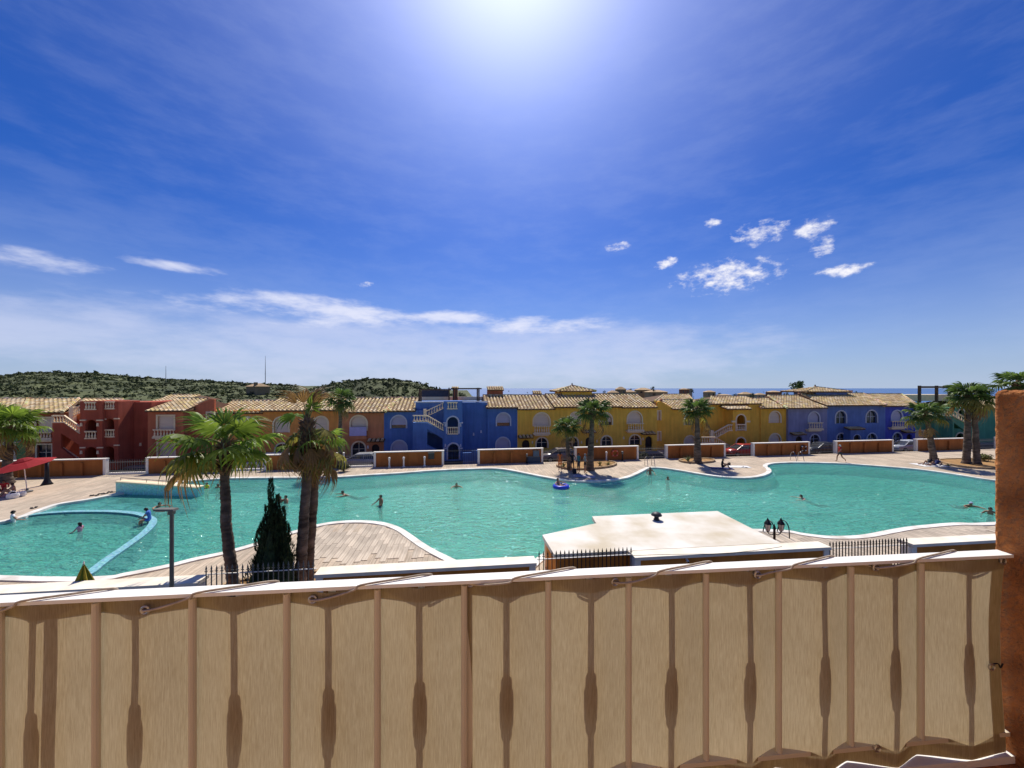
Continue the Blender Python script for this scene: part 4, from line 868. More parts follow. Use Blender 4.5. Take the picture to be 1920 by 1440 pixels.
def palm(base, crown, r0, r1, scale, label, group, fresh=FG, n=34, dead=6, yellow=3, seed=1, bend=0.0, boots=1.0, erect=1.0, dl=0):
    rng = random.Random(seed); base = Vector(base); crown = Vector(crown); e = empty('palm_tree', base, 0, label, 'palm tree', group)
    H = crown - base; k = 16; pts = []; rad = []
    for i in range(k + 1):
        t = i / k; p = H * t + Vector((bend * math.sin(t * math.pi), 0, 0)); pts.append(p + Vector((rng.uniform(-.02, .02), rng.uniform(-.02, .02), 0))); rad.append((r0 + (r1 - r0) * min(1, t * 1.3)) * (1 + .35 * max(0, .08 - t) / .08) * rng.uniform(.95, 1.05))
    # many slightly uneven rings: the scars of old leaves
    P2, R2 = [], []
    for i in range(k):
        for s_ in range(5):
            t = s_ / 5; P2.append(pts[i].lerp(pts[i + 1], t)); R2.append((rad[i] + (rad[i + 1] - rad[i]) * t) * (1.0 + (.05 if s_ % 2 else -.04)) * rng.uniform(.98, 1.03))
    m = MB(); m.tube(P2, R2, 12); m.build('trunk', TRUNKM, e, True)
    m = MB(); ln = boots
    nb = int(44 * boots) + 12
    for i in range(nb):
        t = i / nb; a = i * 2.4; z = H.z - ln * (1 - t); p = pts[-1].lerp(pts[-1] - (pts[-1] - pts[-3]).normalized() * ln, 1 - t); d = Vector((math.cos(a), math.sin(a), 0)); w = r1 * .42
        s_ = Vector((-d.y, d.x, 0)) * w; b0 = p + d * r1 * .7; tipp = p + d * (r1 * 1.85 + .03) + Vector((0, 0, .24 + .1 * rng.random()))
        m.add([b0 - s_, b0 + s_, tipp + s_ * .45, tipp - s_ * .45, b0 - s_ + Vector((0, 0, .16)), b0 + s_ + Vector((0, 0, .16))], [(0, 1, 2, 3), (4, 3, 2, 5), (0, 3, 4), (1, 5, 2)])
    m.lathe([(r1 * .9, -.3), (r1 * 1.1, 0), (r1 * .5, .35), (.02, .5)], 10, tuple(pts[-1]))
    c = m.build('crown', BOOT, e)
    top = pts[-1]
    def place(me, az, el, sc, roll, dz=0.0, nm='frond'):
        o = put(nm, me, c, top + Vector((math.cos(az) * r1 * .5, math.sin(az) * r1 * .5, .1 + dz))); o.rotation_euler = (Matrix.Rotation(az, 4, 'Z') @ Matrix.Rotation(-el, 4, 'Y') @ Matrix.Rotation(roll, 4, 'X')).to_euler(); o.scale = (sc, sc, sc)
    for i in range(n):
        t = i / n; az = i * 2.39996 + rng.uniform(-.25, .25); el = R(82 - 112 * t ** .9) * erect + rng.uniform(-.12, .12); place(fresh[i % len(fresh)], az, el, scale * rng.uniform(.85, 1.1) * (.75 + .25 * min(1, t * 3)), rng.uniform(-.3, .3))
    for i in range(yellow): place(FY[i % 2], rng.uniform(0, 6.28), R(rng.uniform(-45, -20)), scale * rng.uniform(.85, 1.05), rng.uniform(-.3, .3))
    for i in range(dead): place(FB[i % 3], i * 2.39996 + rng.uniform(-.4, .4), R(rng.uniform(-82, -48)), scale * rng.uniform(.8, 1.05), rng.uniform(-.5, .5), -.15, 'dead_frond')
    if dl: place(FY[0], R(205), R(-22), scale * 1.15, .5); place(FB[0], R(185), R(-34), scale * 1.25, .2, -.1, 'dead_frond')
    return e, c, top, place
nearg = 'palms by the near garden fence'; farg = 'palms on the far deck'
D1 = 13.4
b = at(441, 727, D1); b.z = 0; palm(b, at(421, 838, D1), .20, .145, 1.0, 'palm with full green fan crown left of the dark conifer', nearg, n=15, dead=0, yellow=4, seed=3, bend=-.12, boots=1.0, erect=.95, dl=1)
_, c1, top1, pl1 = palm((lambda q: Vector((q.x, q.y, 0)))(at(560, 727, 13.7)), at(577, 795, 13.7), .20, .15, .86, 'tall palm with ragged drooping brown fronds right of the dark conifer', nearg, n=2, dead=13, yellow=2, seed=5, bend=.05, boots=1.6)
for q in range(7): pl1(FB[q % 3], q * 2.4, R(62 + 4 * (q % 4)), .62, .3 * q, .1, 'dead_frond')
palm((lambda q: Vector((q.x, q.y, 0)))(at(575, 727, 14.3)), at(592, 838, 14.3), .19, .145, .82, 'shorter palm leaning behind the ragged palm with green right side fronds', nearg, n=5, dead=5, yellow=5, seed=8, bend=.05, boots=1.2, erect=.55)
def fpalm(bx, by, cx, cy, r0, r1, sc, label, seed, **k):
    b = G(bx, by); palm(b, at(cx, cy, b.y), r0, r1, sc, label, farg, fresh=k.pop('fresh', FD), seed=seed, **k)
fpalm(638, 878, 638, 752, .22, .15, 1.0, 'slim palm standing before the orange houses left of the cobalt house', 11, n=20, dead=1, boots=.5)
fpalm(1068, 880, 1062, 802, .22, .16, .92, 'lower of two palms in the oval planter', 12, n=20, dead=2, boots=.4)
fpalm(1106, 881, 1111, 772, .34, .20, 1.15, 'taller of two palms in the oval planter', 13, n=22, dead=2, boots=.8)
fpalm(1308, 868, 1307, 771, .36, .20, 1.15, 'lone palm in the middle of the far deck', 14, n=22, dead=2, boots=.8)
fpalm(1752, 868, 1737, 778, .30, .19, 1.2, 'leaning palm above the sunbathers at right', 15, n=18, dead=3, boots=.8)
fpalm(1812, 871, 1816, 742, .30, .2, 1.25, 'thick trunked palm standing right of the leaning palm', 16, n=19, dead=3, boots=1.2)
fpalm(1832, 872, 1826, 748, .27, .18, 1.15, 'second thick palm trunk partly hidden by its right hand neighbour', 17, n=15, dead=2, boots=1.0)
fpalm(1912, 872, 1908, 722, .4, .25, 1.3, 'palm crown rising above the stucco pillar at the right edge', 18, n=18, dead=2)
fpalm(12, 906, 18, 800, .34, .2, 1.25, 'palm at the left edge beside the red umbrella', 19, n=22, dead=4, yellow=4, fresh=FG)
fpalm(-20, 900, -12, 790, .34, .2, 1.1, 'palm half outside the left edge of the picture', 20, n=18, dead=2, fresh=FG)

# ------------------------------------------------------------------ conifer
def conifer():
    b = at(512, 727, 13.3); b.z = 0; e = empty('conifer', b, 0, 'dark dense pointed conifer between the near palms', 'conifer'); rng = random.Random(4)
    m = MB(); m.tube([(0, 0, 0), (.02, 0, 1.2), (0, 0, 3.0)], [.09, .06, .01], 7); m.build('trunk', BOOT, e)
    m = MB()
    cols = [(-.10, 0, 4.05, .105), (-.05, .05, 3.3, .2), (.17, .05, 3.45, .10), (.18, -.05, 3.0, .22), (.42, .0, 3.05, .15), (.38, .1, 2.7, .24), (-.32, .05, 3.1, .17), (-.30, -.1, 2.7, .26), (-.52, 0, 2.5, .2), (.55, .08, 2.45, .2), (.05, -.25, 2.7, .32), (0, .3, 2.7, .32), (-.58, .1, 1.9, .26), (.6, -.1, 1.8, .26), (-.5, -.2, 1.4, .3), (.48, -.25, 1.4, .3)]
    for cx, cy, h, r in cols:
        n = int(1100 * h / 2.6)
        for i in range(n):
            t = rng.random() ** .85; z = .08 + h * t; rr = r * 1.55 * (1 - t) ** .42 * (.75 + .35 * math.sin(z * 6 + cx * 20)) + .02; a = rng.uniform(0, 6.283); k = rng.uniform(.5, 1.0) ** .5
            p = Vector((cx * (1 - .25 * t) + math.cos(a) * rr * k, cy + math.sin(a) * rr * k, z)); d = Vector((math.cos(a) * .35, math.sin(a) * .35, 1)).normalized(); s_ = d.cross(Vector((rng.gauss(0, 1), rng.gauss(0, 1), rng.gauss(0, 1)))).normalized() * rng.uniform(.008, .016); L = rng.uniform(.06, .13)
            m.add([p - s_, p + s_, p + d * L + s_ * .4, p + d * L - s_ * .4], [(0, 1, 2, 3)])
        m.tube([(cx, cy, .05), (cx * .9, cy, h * .5), (cx * .75, cy, h * .92)], [r * .95, r * .75, .02], 7)
    m.build('crown', mat('conifer_leaf', (.012, .026, .008), .8, .5, 5, c2=(.03, .055, .018)), e)
conifer()
# ------------------------------------------------------------------ near garden wall, fences, pump house
TN = math.atan(.117)
def NP(x, y=1060, z=1.3):
    """photo column -> point on the near wall line"""
    t = 13.1 / (1 - .117 * (x - HX) / F); return Vector(((x - HX) / F * t, t, 0))
NEARCAP = mat('near_cap_stone', (.84, .73, .56), .7, .08, 1.5, .2, 20, c2=(.86, .78, .64))
NEARO = stucco('near_wall_ochre', (.55, .21, .045))
def near_wall(x0, x1, label, zt, ends=(1, 1)):
    a, b = NP(x0), NP(x1); L = (b - a).length; e = empty('street_wall', a, TN, label, 'wall', 'ochre street walls with white caps on the near side of the pool')
    m = MB(); m.box((.05, 0, -.5), (L - .05, .26, zt - .113)); m.build('wall', NEARO, e)
    m = MB(); m.box((-.04, -.12, zt - .11), (L + .04, .44, zt)); m.build('cap', NEARCAP, e)
    for k in (0, 1):
        if ends[k]: s_ = -.02 if k == 0 else L - .2; m = MB(); m.box((s_, -.05, -.5), (s_ + .22, .34, zt - .14)); m.build('end_pillar', WHITE, e)
near_wall(-260, 372, 'white capped wall crossing the bottom left corner below the paddling pool', 1.28, (0, 1)); near_wall(594, 1003, 'white capped wall between the conifer fence and the gate fence', 1.33); near_wall(1190, 1552, 'white capped wall running along the front of the pump house', 1.33); near_wall(1708, 2050, 'white capped wall beside the stucco pillar at the right', 1.26, (1, 0))
def near_fence(x0, x1, n, label, zt, drop=0.0, m_=IRON):
    a, b = NP(x0), NP(x1); L = (b - a).length; e = empty('spiked_fence', a + Vector((0, .1, 0)), TN, label, 'fence', 'spiked iron fences between the near walls')
    for z in (.15, zt - .26): m = MB(); m.box((0, -.016, z), (L, .016, z + .022)); m.build('rail', WHITE if z > 1 else m_, e)
    me = MB(); h = zt + .5; me.box((-.013, -.013, 0), (.013, .013, h - .1)); me.box((-.042, -.012, h - .15), (.042, .012, h - .128)); me.lathe([(.014, h - .1), (.03, h - .07), (.002, h + .05)], 6); mm = me.mesh('picket', m_)
    for i in range(n): put('picket', mm, e, (L * (i + .5) / n, -.03, -.5))
near_fence(378, 590, 22, 'spiked fence in front of the palm trunks and conifer', 1.68); near_fence(1007, 1188, 23, 'spiked fence with gate before the pump house wall', 1.60, m_=BLACK); near_fence(1556, 1706, 26, 'dark spiked fence right of the pump house', 1.42, m_=BLACK)
def pump_house():
    zr = 1.32; k = CAMZ - zr
    Pp = [(1043, 1047), (1190, 1043.5), (1482, 1027), (1345, 958), (1110, 968), (1118, 981), (1017, 1003)]
    W = [G(x, y, zr) for x, y in Pp]; c = W[0].copy(); c.z = 0
    n_ = Vector((-math.sin(TN), math.cos(TN), 0))
    for i in (0, 1, 2):
        p = NP(Pp[i][0]) ; dd = (p - W[i]).dot(n_) ; 
        if dd > -.5: W[i] = W[i] + n_ * (dd + .5)
    e = empty('pump_house', c, 0, 'low pump house with flat white roof standing between wall and pool', 'building')
    l = [Vector((p.x - c.x, p.y - c.y, 0)) for p in W]
    if area(l) < 0: l.reverse()
    inn = offset_poly(l, .14); ROOFM = mat('white_roof_membrane', (.58, .49, .34), .75, .05, .7, .25, 5, c2=(.76, .72, .64), detail=10)
    m = MB(); v, f = fill(inn, zr - .16); m.add(v, f); m.add(*ring(inn, -.5, inn, zr - .16)); m.build('wall', NEARO, e)
    m = MB(); m.add(*fill(l, zr)); m.add(*ring(l, zr - .155, l, zr)); v, f = fill(l, zr - .155); m.add(v, [q[::-1] for q in f]); m.build('roof', ROOFM, e)
    d = G(1028, 1040, .6) - c; m = MB(); m.box((d.x - .12, d.y + .25, -.3), (d.x + .0, d.y + .45, 1.1)); m.build('drain_pipe', WHITE, e)
    v = G(1231, 975, zr); v_ = empty('roof_vent', v, 0, 'dark mushroom shaped vent on the white pump house roof', 'vent')
    DG = mat('vent_grey', (.035, .037, .04), .5, .1); m = MB(); m.lathe([(.13, 0), (.13, .05), (.10, .06), (.10, .24)], 14); m.build('stem', DG, v_, True); m = MB(); m.lathe([(.10, .20), (.235, .21), (.235, .24), (.19, .31), (.10, .355), (.01, .37)], 16); m.build('hood', DG, v_, True)
    pts = [G(x, y, zr + .01) for x, y in ((1186, 1042), (1240, 1040), (1300, 1039), (1350, 1038), (1400, 1034), (1440, 1029), (1466, 1025))]
    m = MB(); m.tube(catmull(pts, 4, False), .012, 5); tag(m.build('cable', BLACK), 'thin dark cable lying along the front of the white roof', 'cable')
    q = at(1287, 1049, NP(1287).y - .02); a = empty('security_camera', q, 0, 'small white security camera on the wall before the pump house', 'camera'); m = MB(); m.tube([(0, -.16, -.02), (0, .0, .02)], .035, 10); m.build('body', WHITE, a); m = MB(); m.tube([(0, -.175, -.024), (0, -.161, -.02)], .026, 10); m.build('lens', BLACK, a); m = MB(); m.tube([(0, -.03, -.02), (0, .02, -.1)], .014, 6); m.build('bracket', WHITE, a)
def offset_poly(l, d):
    o = []; n = len(l)
    for i in range(n):
        a, b, c = l[i - 1], l[i], l[(i + 1) % n]; t1 = (b - a).normalized(); t2 = (c - b).normalized(); n1 = Vector((-t1.y, t1.x, 0)); n2 = Vector((-t2.y, t2.x, 0)); k = n1 + n2; k = k / max(.3, k.dot(n1)); o.append(b + k * d)
    return o


pump_house()
# ------------------------------------------------------------------ lamps, umbrellas, ladders, planters
def lantern_post():
    Y = 16.2; b = at(1452, 1000, Y); b.z = 0; e = empty('lantern_post', b, 0, 'black double lantern post beside the white pump house roof', 'street lamp'); zt = at(1452, 988, Y).z
    m = MB(); m.lathe([(.14, 0), (.14, .12), (.08, .2), (.05, .3), (.045, zt - .1), (.07, zt - .08), (.045, zt), (.01, zt + .12)], 10); m.build('post', BLACK, e)
    GL = mat('lantern_glass', (.55, .52, .45), .3, .05)
    for s_ in (-1, 1):
        m = MB(); m.tube(catmull([Vector((0, 0, zt - .25)), Vector((s_ * .12, 0, zt - .33)), Vector((s_ * .24, 0, zt - .28)), Vector((s_ * .28, 0, zt - .18))], 4, False), .018, 6); m.build('arm', BLACK, e)
        x = s_ * .28; z = zt - .18
        m = MB(); m.lathe([(.02, -.05), (.05, 0), (.05, .02)], 6, (x, 0, z)); m.lathe([(.155, .30), (.15, .33), (.09, .42), (.05, .46), (.05, .49), (.012, .56)], 6, (x, 0, z)); l = m.build('lantern', BLACK, e)
        m = MB(); m.lathe([(.07, .02), (.125, .30)], 6, (x, 0, z)); m.build('glass', GL, l)
        m = MB()
        for k in range(6): a = k * math.pi / 3; m.bar((x + .075 * math.cos(a), .075 * math.sin(a), z + .02), (x + .132 * math.cos(a), .132 * math.sin(a), z + .30), .014)
        m.build('frame', BLACK, l)
lantern_post()
def street_light():
    Y = 10.0; b = at(322, 1000, Y); b.z = -.5; z = at(322, 957, Y).z + .5; e = empty('street_light', b, 0, 'grey street light with flat head pointing left at lower left', 'street lamp'); GM = mat('galvanised', (.20, .19, .16), .5, .15, 3, metal=.4)
    m = MB(); m.lathe([(.07, 0), (.07, .6), (.05, .65), (.045, z)], 10); m.build('pole', GM, e); m = MB(); m.box((-.42, -.09, z), (.12, .09, z + .05), taper=.92); m.box((-.06, -.05, z - .1), (.06, .05, z - .002)); m.build('lamp_head', GM, e); m = MB(); m.box((-.36, -.07, z - .02), (-.14, .07, z - .002)); m.build('diffuser', CREAM, e)
street_light()
def closed_umbrella():
    Y = 12.1; b = at(157, 1060, Y); zt = at(157, 1057, Y).z; b.z = 0; e = empty('closed_umbrella', b, 0, 'folded green and yellow umbrella beside the paddling pool', 'umbrella'); n = 16
    m = MB(); m.tube([(0, 0, 0), (0, 0, zt - .02)], .02, 6); m.build('pole', WHITE, e)
    m = MB(); vs = []
    for z, r in ((zt, .01), (zt - .25, .10), (zt - .6, .22), (zt - .95, .26), (zt - 1.3, .20)):
        for k in range(n): a = 2 * math.pi * k / n; rr = r * (1.12 if k % 2 else .72); vs.append((rr * math.cos(a), rr * math.sin(a), z))
    for i in range(4):
        for k in range(n): m.add([vs[i * n + k], vs[i * n + (k + 1) % n], vs[(i + 1) * n + (k + 1) % n], vs[(i + 1) * n + k]], [(0, 3, 2, 1)], k % 4 // 2)
    m.build('canopy', [mat('umb_green', (.09, .13, .015), .8, .1, trans=.3), mat('umb_yellow', (.40, .32, .04), .8, .1, trans=.3)], e); m = MB(); m.lathe([(.025, zt), (.015, zt + .06), (.002, zt + .1)], 6); m.build('finial', WHITE, e)
closed_umbrella()
def red_umbrella():
    b = G(51, 922); e = empty('sun_umbrella', b, 0, 'open red umbrella tilted over seated bathers at the left edge', 'umbrella'); Y = b.y
    h = at(38, 862, Y).z; m = MB(); m.tube([(0, 0, 0), (-.15, 0, h * .55), (-.28, 0, h)], .028, 8); m.build('pole', WHITE, e); m = MB(); m.lathe([(.28, 0), (.28, .06), (.08, .1), (.05, .25)], 12); m.build('base', IRON, e)
    C = Vector((-.28, 0, h)); M = Matrix.Translation(C) @ Matrix.Rotation(R(-6), 4, 'Y') @ Matrix.Rotation(R(12), 4, 'X'); n = 8
    REDU = mat('umbrella_red', (.42, .03, .035), .8, .08, 2, trans=.4)
    for nm, r, z0, z1, rc in (('canopy', 1.5, -.02, -.40, .5), ('vent', .5, .10, -.05, .0)):
        m = MB(); vs = [Vector((0, 0, z0 + (.03 if rc else .03)))]
        for rr, z in ((r * .5, (z0 + z1) * .5 + .06), (r, z1)):
            for k in range(n * 2): a = 2 * math.pi * k / (n * 2) + .2; q = rr * (1 if k % 2 == 0 else .94); vs.append(Vector((q * math.cos(a), q * math.sin(a), z)))
        K = n * 2; fs = [(0, 1 + k, 1 + (k + 1) % K) for k in range(K)] + [(1 + k, 1 + K + k, 1 + K + (k + 1) % K, 1 + (k + 1) % K) for k in range(K)]; m.add([M @ v for v in vs], fs); m.build(nm, REDU, e)
    for k in range(n): a = 2 * math.pi * k / n + .2; m = MB(); m.tube([M @ Vector((0, 0, -.05)), M @ Vector((1.48 * math.cos(a), 1.48 * math.sin(a), -.42))], .008, 4); m.build('rib', WHITE, e)
red_umbrella()
b = G(88, 908); e = empty('dark_post', b, 0, 'dark post with flared foot right of the red umbrella', 'post'); m = MB(); m.lathe([(.34, 0), (.26, .12), (.15, .4), (.12, .9), (.11, 1.7)], 12); m.build('post', BLACK, e, True); m = MB(); m.lathe([(.13, 1.7), (.15, 1.76), (.05, 1.85)], 12); m.build('cap', BLACK, e)
def ladder(x0, x1, yb, label, near=False, h=.85, m_=None):
    a, b = G(x0, yb), G(x1, yb); c = (a + b) / 2; d = (b - a); w = d.length; CH = m_ or mat('chrome_rail', (.32, .32, .33), .25, .1, metal=.9); e = empty('pool_ladder', c, math.atan2(d.y, d.x), label, 'ladder', 'pool ladders'); s_ = 1 if near else -1
    for k in (-1, 1):
        x = k * w / 2; m = MB(); m.tube(catmull([Vector((x, -.45 * s_, 0)), Vector((x, -.40 * s_, h * .7)), Vector((x, -.2 * s_, h)), Vector((x, .12 * s_, h * .9)), Vector((x, .42 * s_, .0)), Vector((x, .46 * s_, -.9))], 5, False), .025, 7); m.build('handrail', CH, e, True)
    for z in (-.15, -.45, -.75): m = MB(); m.box((-w / 2, .40 * s_, z), (w / 2, .50 * s_, z + .03)); m.build('tread', CH, e)
ladder(1212, 1225, 874, 'chrome ladder where a bather is climbing out'); ladder(1488, 1502, 864, 'chrome ladder at the far right bay of the pool'); ladder(1441, 1468, 1003, 'dark ladder behind the double lantern', True, .72, BLACK)
SOIL = mat('planter_soil', (.34, .19, .07), .95, .3, 3, .5, 15); BRICKM = mat('planter_edge', (.42, .29, .16), .85, .2, 3, rnd=.15); DRYP = leafm('dry_plant', (.16, .14, .03), (.26, .22, .06), .3); AGV = leafm('agave', (.12, .16, .06), (.20, .22, .09), .1)
def planter(pts, label, nm='planter', zt=.16):
    w = catmull(pts, 6); 
    if area(w) < 0: w.reverse()
    c = sum(w, Vector()) / len(w); l = [p - c for p in w]; e = empty(nm, c, 0, label, 'planter', 'planters with palms'); i_ = offset(l, .16)
    m = MB(); m.add(*fill(i_, zt * .6)); m.build('soil', SOIL, e)
    n = len(l); st = 2
    for k in range(0, n, st):
        m = MB(); j = (k + st) % n
        a, b, c_, d = l[k], l[j], i_[j], i_[k]; g = .03; a2 = a.lerp(b, g); b2 = a.lerp(b, 1 - g); d2 = d.lerp(c_, g); c2 = d.lerp(c_, 1 - g)
        m.add([(p.x, p.y, 0) for p in (a2, b2, c2, d2)] + [(p.x, p.y, zt) for p in (a2, b2, c2, d2)], [(4, 5, 6, 7), (0, 1, 5, 4), (1, 2, 6, 5), (2, 3, 7, 6), (3, 0, 4, 7)]); m.build('edge_block', BRICKM, e)
planter([G(*p) for p in ((1042, 874), (1062, 868), (1100, 865), (1140, 866), (1157, 870), (1145, 876), (1110, 880), (1070, 881))], 'oval planter round the two shading palms'); planter([G(*p) for p in ((1272, 864), (1290, 861), (1318, 860.5), (1340, 863), (1336, 867), (1308, 869), (1285, 868))], 'small planter round the lone middle palm'); planter([G(*p) for p in ((1757, 864), (1800, 861.5), (1860, 863), (1900, 868), (1890, 879), (1840, 879), (1790, 874))], 'sandy planter round the right palms')
planter([Vector((q.x, q.y, 0)) for q in (at(408, 1, 13.75), at(430, 1, 14.2), at(480, 1, 14.6), at(540, 1, 14.9), at(600, 1, 15.1), at(626, 1, 14.6), at(622, 1, 13.6), at(560, 1, 12.95), at(470, 1, 12.8), at(420, 1, 13.0))], 'planter with yellow block edge round the near palms and conifer')
def spiky(p, h, n, m_, label, seed, w=.05, cat='plant', nm='agave'):
    rng = random.Random(seed); e = empty(nm, p, 0, label, cat)
    for i in range(n):
        a = i * 2.4 + rng.uniform(-.3, .3); t = R(rng.uniform(20, 80)); L = h * rng.uniform(.7, 1.1); d = Vector((math.cos(a) * math.cos(t), math.sin(a) * math.cos(t), math.sin(t))); s_ = Vector((-math.sin(a), math.cos(a), 0)) * w * rng.uniform(.7, 1.2); m = MB(); q = d * L * .5; q2 = d * L + Vector((0, 0, -.12 * L)); dn = Vector((0, 0, .03))
        m.add([-s_ * .5, s_ * .5, q - s_, q + s_, q2, q - dn], [(0, 1, 3, 5), (0, 5, 2), (2, 5, 4), (5, 3, 4), (0, 2, 3, 1)]); m.build('leaf', m_, e)
spiky(G(1290, 865, .1), .75, 22, AGV, 'spiky agave left of the lone middle palm', 1); spiky(G(1125, 873, .1), .6, 16, DRYP, 'dry low plant at the right of the oval planter', 2); spiky(G(1140, 872, .1), .55, 16, DRYP, 'dry low plant at the right tip of the oval planter', 5); spiky(G(1057, 876, .1), .55, 16, AGV, 'low green plant behind the person in orange', 6); spiky(G(1778, 874, .1), .35, 12, AGV, 'tiny low plant in the sand of the right planter', 7, .04)
def bush(p, r, n, size, m_, label, seed, sq=.8, cat='bush', nm='bush', k=5):
    rng = random.Random(seed); e = empty(nm, p, 0, label, cat); m = MB(); m.tube([(0, 0, -.1), (0, 0, r * .6)], [r * .12, r * .05], 6); m.build('trunk', BOOT, e); m = MB()
    for i in range(k): a = i * 2.4; q = r * .55 if i else 0; leaf_blob(m, (math.cos(a) * q, math.sin(a) * q, r * sq * (.75 + .35 * rng.random())), r * (.62 if i else .8), n // k, size, rng, sq)
    m.build('crown', m_, e)
bush(G(645, 884), .55, 900, .07, mat('bush_dark', (.03, .04, .02), .8, .4, 3, c2=(.06, .065, .03)), 'round dark bush at the foot of the slim palm', 3)
bush(G(1845, 866), .6, 700, .08, mat('bush_olive', (.10, .11, .03), .8, .4, 3, c2=(.16, .16, .05)), 'olive bush right of the thick palm trunks', 4)
bush(S(FP(1205, 850, 1)[0], 1.0, -.4), .75, 800, .09, MATS['bush_dark'], 'dark clipped shrub behind the fence by the yellow door', 9)

# ------------------------------------------------------------------ balcony in the foreground
HR = .5; zr = CAMZ - HR
A = Vector((-960 / 403 * HR * 1.25, 0, zr)); TR = .0955
RLINE = lambda X: 1.007 + TR * X
TB = math.atan(TR)
def RX(px):
    """photo column -> X on the rail line"""
    k = (px - HX) / F; return k * 1.007 / (1 - k * TR)
BARP = mat('bar_paint', (.62, .52, .37), .5, .06, 4)
RP = mat('rail_paint', (.86, .82, .74), .5, .04, 4, .08, 60)
def balcony():
    x0, x1 = RX(-160), RX(1945); e = empty('balcony_railing', (0, 1.007, CAMZ - 1.1), TB, 'cream metal balcony railing with flat cap across the bottom of the picture', 'railing'); k = 1 / math.cos(TB); H = 1.1 - HR
    m = MB(); m.box((x0 * k, -.001, H - .009), (x1 * k, .036, H)); cap = m.build('cap_rail', RP, e)
    m = MB(); m.box((x0 * k, .006, .05), (x1 * k, .03, .062)); m.build('bottom_rail', BARP, e)
    light = [-210, -17, 168, 352, 532, 705, 870, 1030, 1183, 1330, 1468, 1605, 1738]; dark = [-115, 62, 255, 440, 617, 788, 951, 1109, 1260, 1407, 1547, 1680, 1818]
    pl = MB(); pl.tube([(0, 0, .062), (0, 0, H - .0185)], .0085, 10); pm = pl.mesh('bar', BARP)
    de = MB(); zc = .285; de.tube([(0, 0, .062), (0, 0, zc - .075)], .0085, 10); de.lathe([(.009, -.075), (.0145, -.073), (.0145, -.055), (.0178, -.048), (.0185, -.02), (.0185, .025), (.0178, .033), (.015, .040), (.0145, .068), (.013, .073), (.0085, .075)], 12, (0, 0, zc)); de.tube([(0, 0, zc + .075), (0, 0, H - .0185)], .0085, 10); dm = de.mesh('ornate_bar', BARP)
    for x in light: put('bar', pm, e, (RX(x) * k, .016, 0))
    for x in dark: put('ornate_bar', dm, e, (RX(x) * k, .020, 0))
    for x, w in ((92, .011), (880, .008)): m = MB(); m.box((RX(x) * k - w, .024, .0), (RX(x) * k + w, .036, H - .0185)); m.build('post', BARP, e)
    # woven screen: outside the plain bars, inside the ornate ones
    keys = sorted([(RX(x) * k, .027) for x in light] + [(RX(x) * k, -.004) for x in dark] + [(RX(1894) * k, .012)]); u0, u1 = keys[0][0], keys[-1][0]; nu = 520; nz_ = 26; m = MB(); vs = []
    rng = random.Random(2)
    def yo(u):
        for (a, b), (c, d) in zip(keys, keys[1:]):
            if u <= c: t = (u - a) / (c - a); s_ = .5 - .5 * math.cos(math.pi * t); return b + (d - b) * (.8 * t + .2 * s_)
        return keys[-1][1]
    ztop, zbot = H - .0105, .018
    for i in range(nu + 1):
        u = u0 + (u1 - u0) * i / nu; y = yo(u)
        for j in range(nz_ + 1):
            t = j / nz_; zt = ztop - .0015 * (1 + math.sin(u * 23)); zb = .003 + .001 * math.sin(u * 14.4 + 1); wob = .0022 * noise.noise(Vector((u * 7, t * 3, 0))) + (.003 * math.sin(t * 5 + u * 3))
            end = smooth(RX(1780) * k, u1, u); xx = u - end * .012 * math.sin(t * math.pi)
            vs.append((xx, y + wob, zb + (zt - zb) * t))
    fs = [(i * (nz_ + 1) + j, (i + 1) * (nz_ + 1) + j, (i + 1) * (nz_ + 1) + j + 1, i * (nz_ + 1) + j + 1) for i in range(nu) for j in range(nz_)]
    m.add(vs, fs)
    hm = []                                   # doubled hems along the top, the foot and the right end
    for nm, r0, r1 in (('top_hem', 1 - .036 / H, 1.0), ('bottom_hem', 0.0, .042 / H)):
        q = MB(); hv = []
        for i in range(nu + 1):
            c0 = Vector(vs[i * (nz_ + 1)]); c1 = Vector(vs[i * (nz_ + 1) + nz_])
            for j in range(4): t = r0 + (r1 - r0) * j / 3; tt = t * nz_; j0 = min(nz_ - 1, int(tt)); p = Vector(vs[i * (nz_ + 1) + j0]).lerp(Vector(vs[i * (nz_ + 1) + j0 + 1]), tt - j0); hv.append((p.x, p.y + .0022, p.z))
        q.add(hv, [(i * 4 + j, (i + 1) * 4 + j, (i + 1) * 4 + j + 1, i * 4 + j + 1) for i in range(nu) for j in range(3)]); hm.append((nm, q))
    q = MB(); hv = []; i0 = nu - 9
    for i in range(i0, nu + 1): hv += [(p[0], p[1] + .003, p[2]) for p in vs[i * (nz_ + 1):(i + 1) * (nz_ + 1)]]
    q.add(hv, [(i * (nz_ + 1) + j, (i + 1) * (nz_ + 1) + j, (i + 1) * (nz_ + 1) + j + 1, i * (nz_ + 1) + j + 1) for i in range(nu - i0) for j in range(nz_)]); hm.append(('side_hem', q))
    FAB = bpy.data.materials.new('screen_fabric'); FAB.use_nodes = True; nt = FAB.node_tree; N = nt.nodes; L = nt.links; b = N['Principled BSDF']; tc = N.new('ShaderNodeTexCoord')
    def nzz(sc, st): mp = N.new('ShaderNodeMapping'); mp.inputs['Scale'].default_value = st; L.new(tc.outputs['Object'], mp.inputs[0]); n = N.new('ShaderNodeTexNoise'); n.inputs['Scale'].default_value = sc; n.inputs['Detail'].default_value = 6; n.inputs['Roughness'].default_value = .6; L.new(mp.outputs[0], n.inputs[0]); return n.outputs[0]
    f1 = nzz(1, (900, 1, 36)); f2 = nzz(1, (380, 1, 16)); f3 = nzz(2.5, (1, 1, 1))
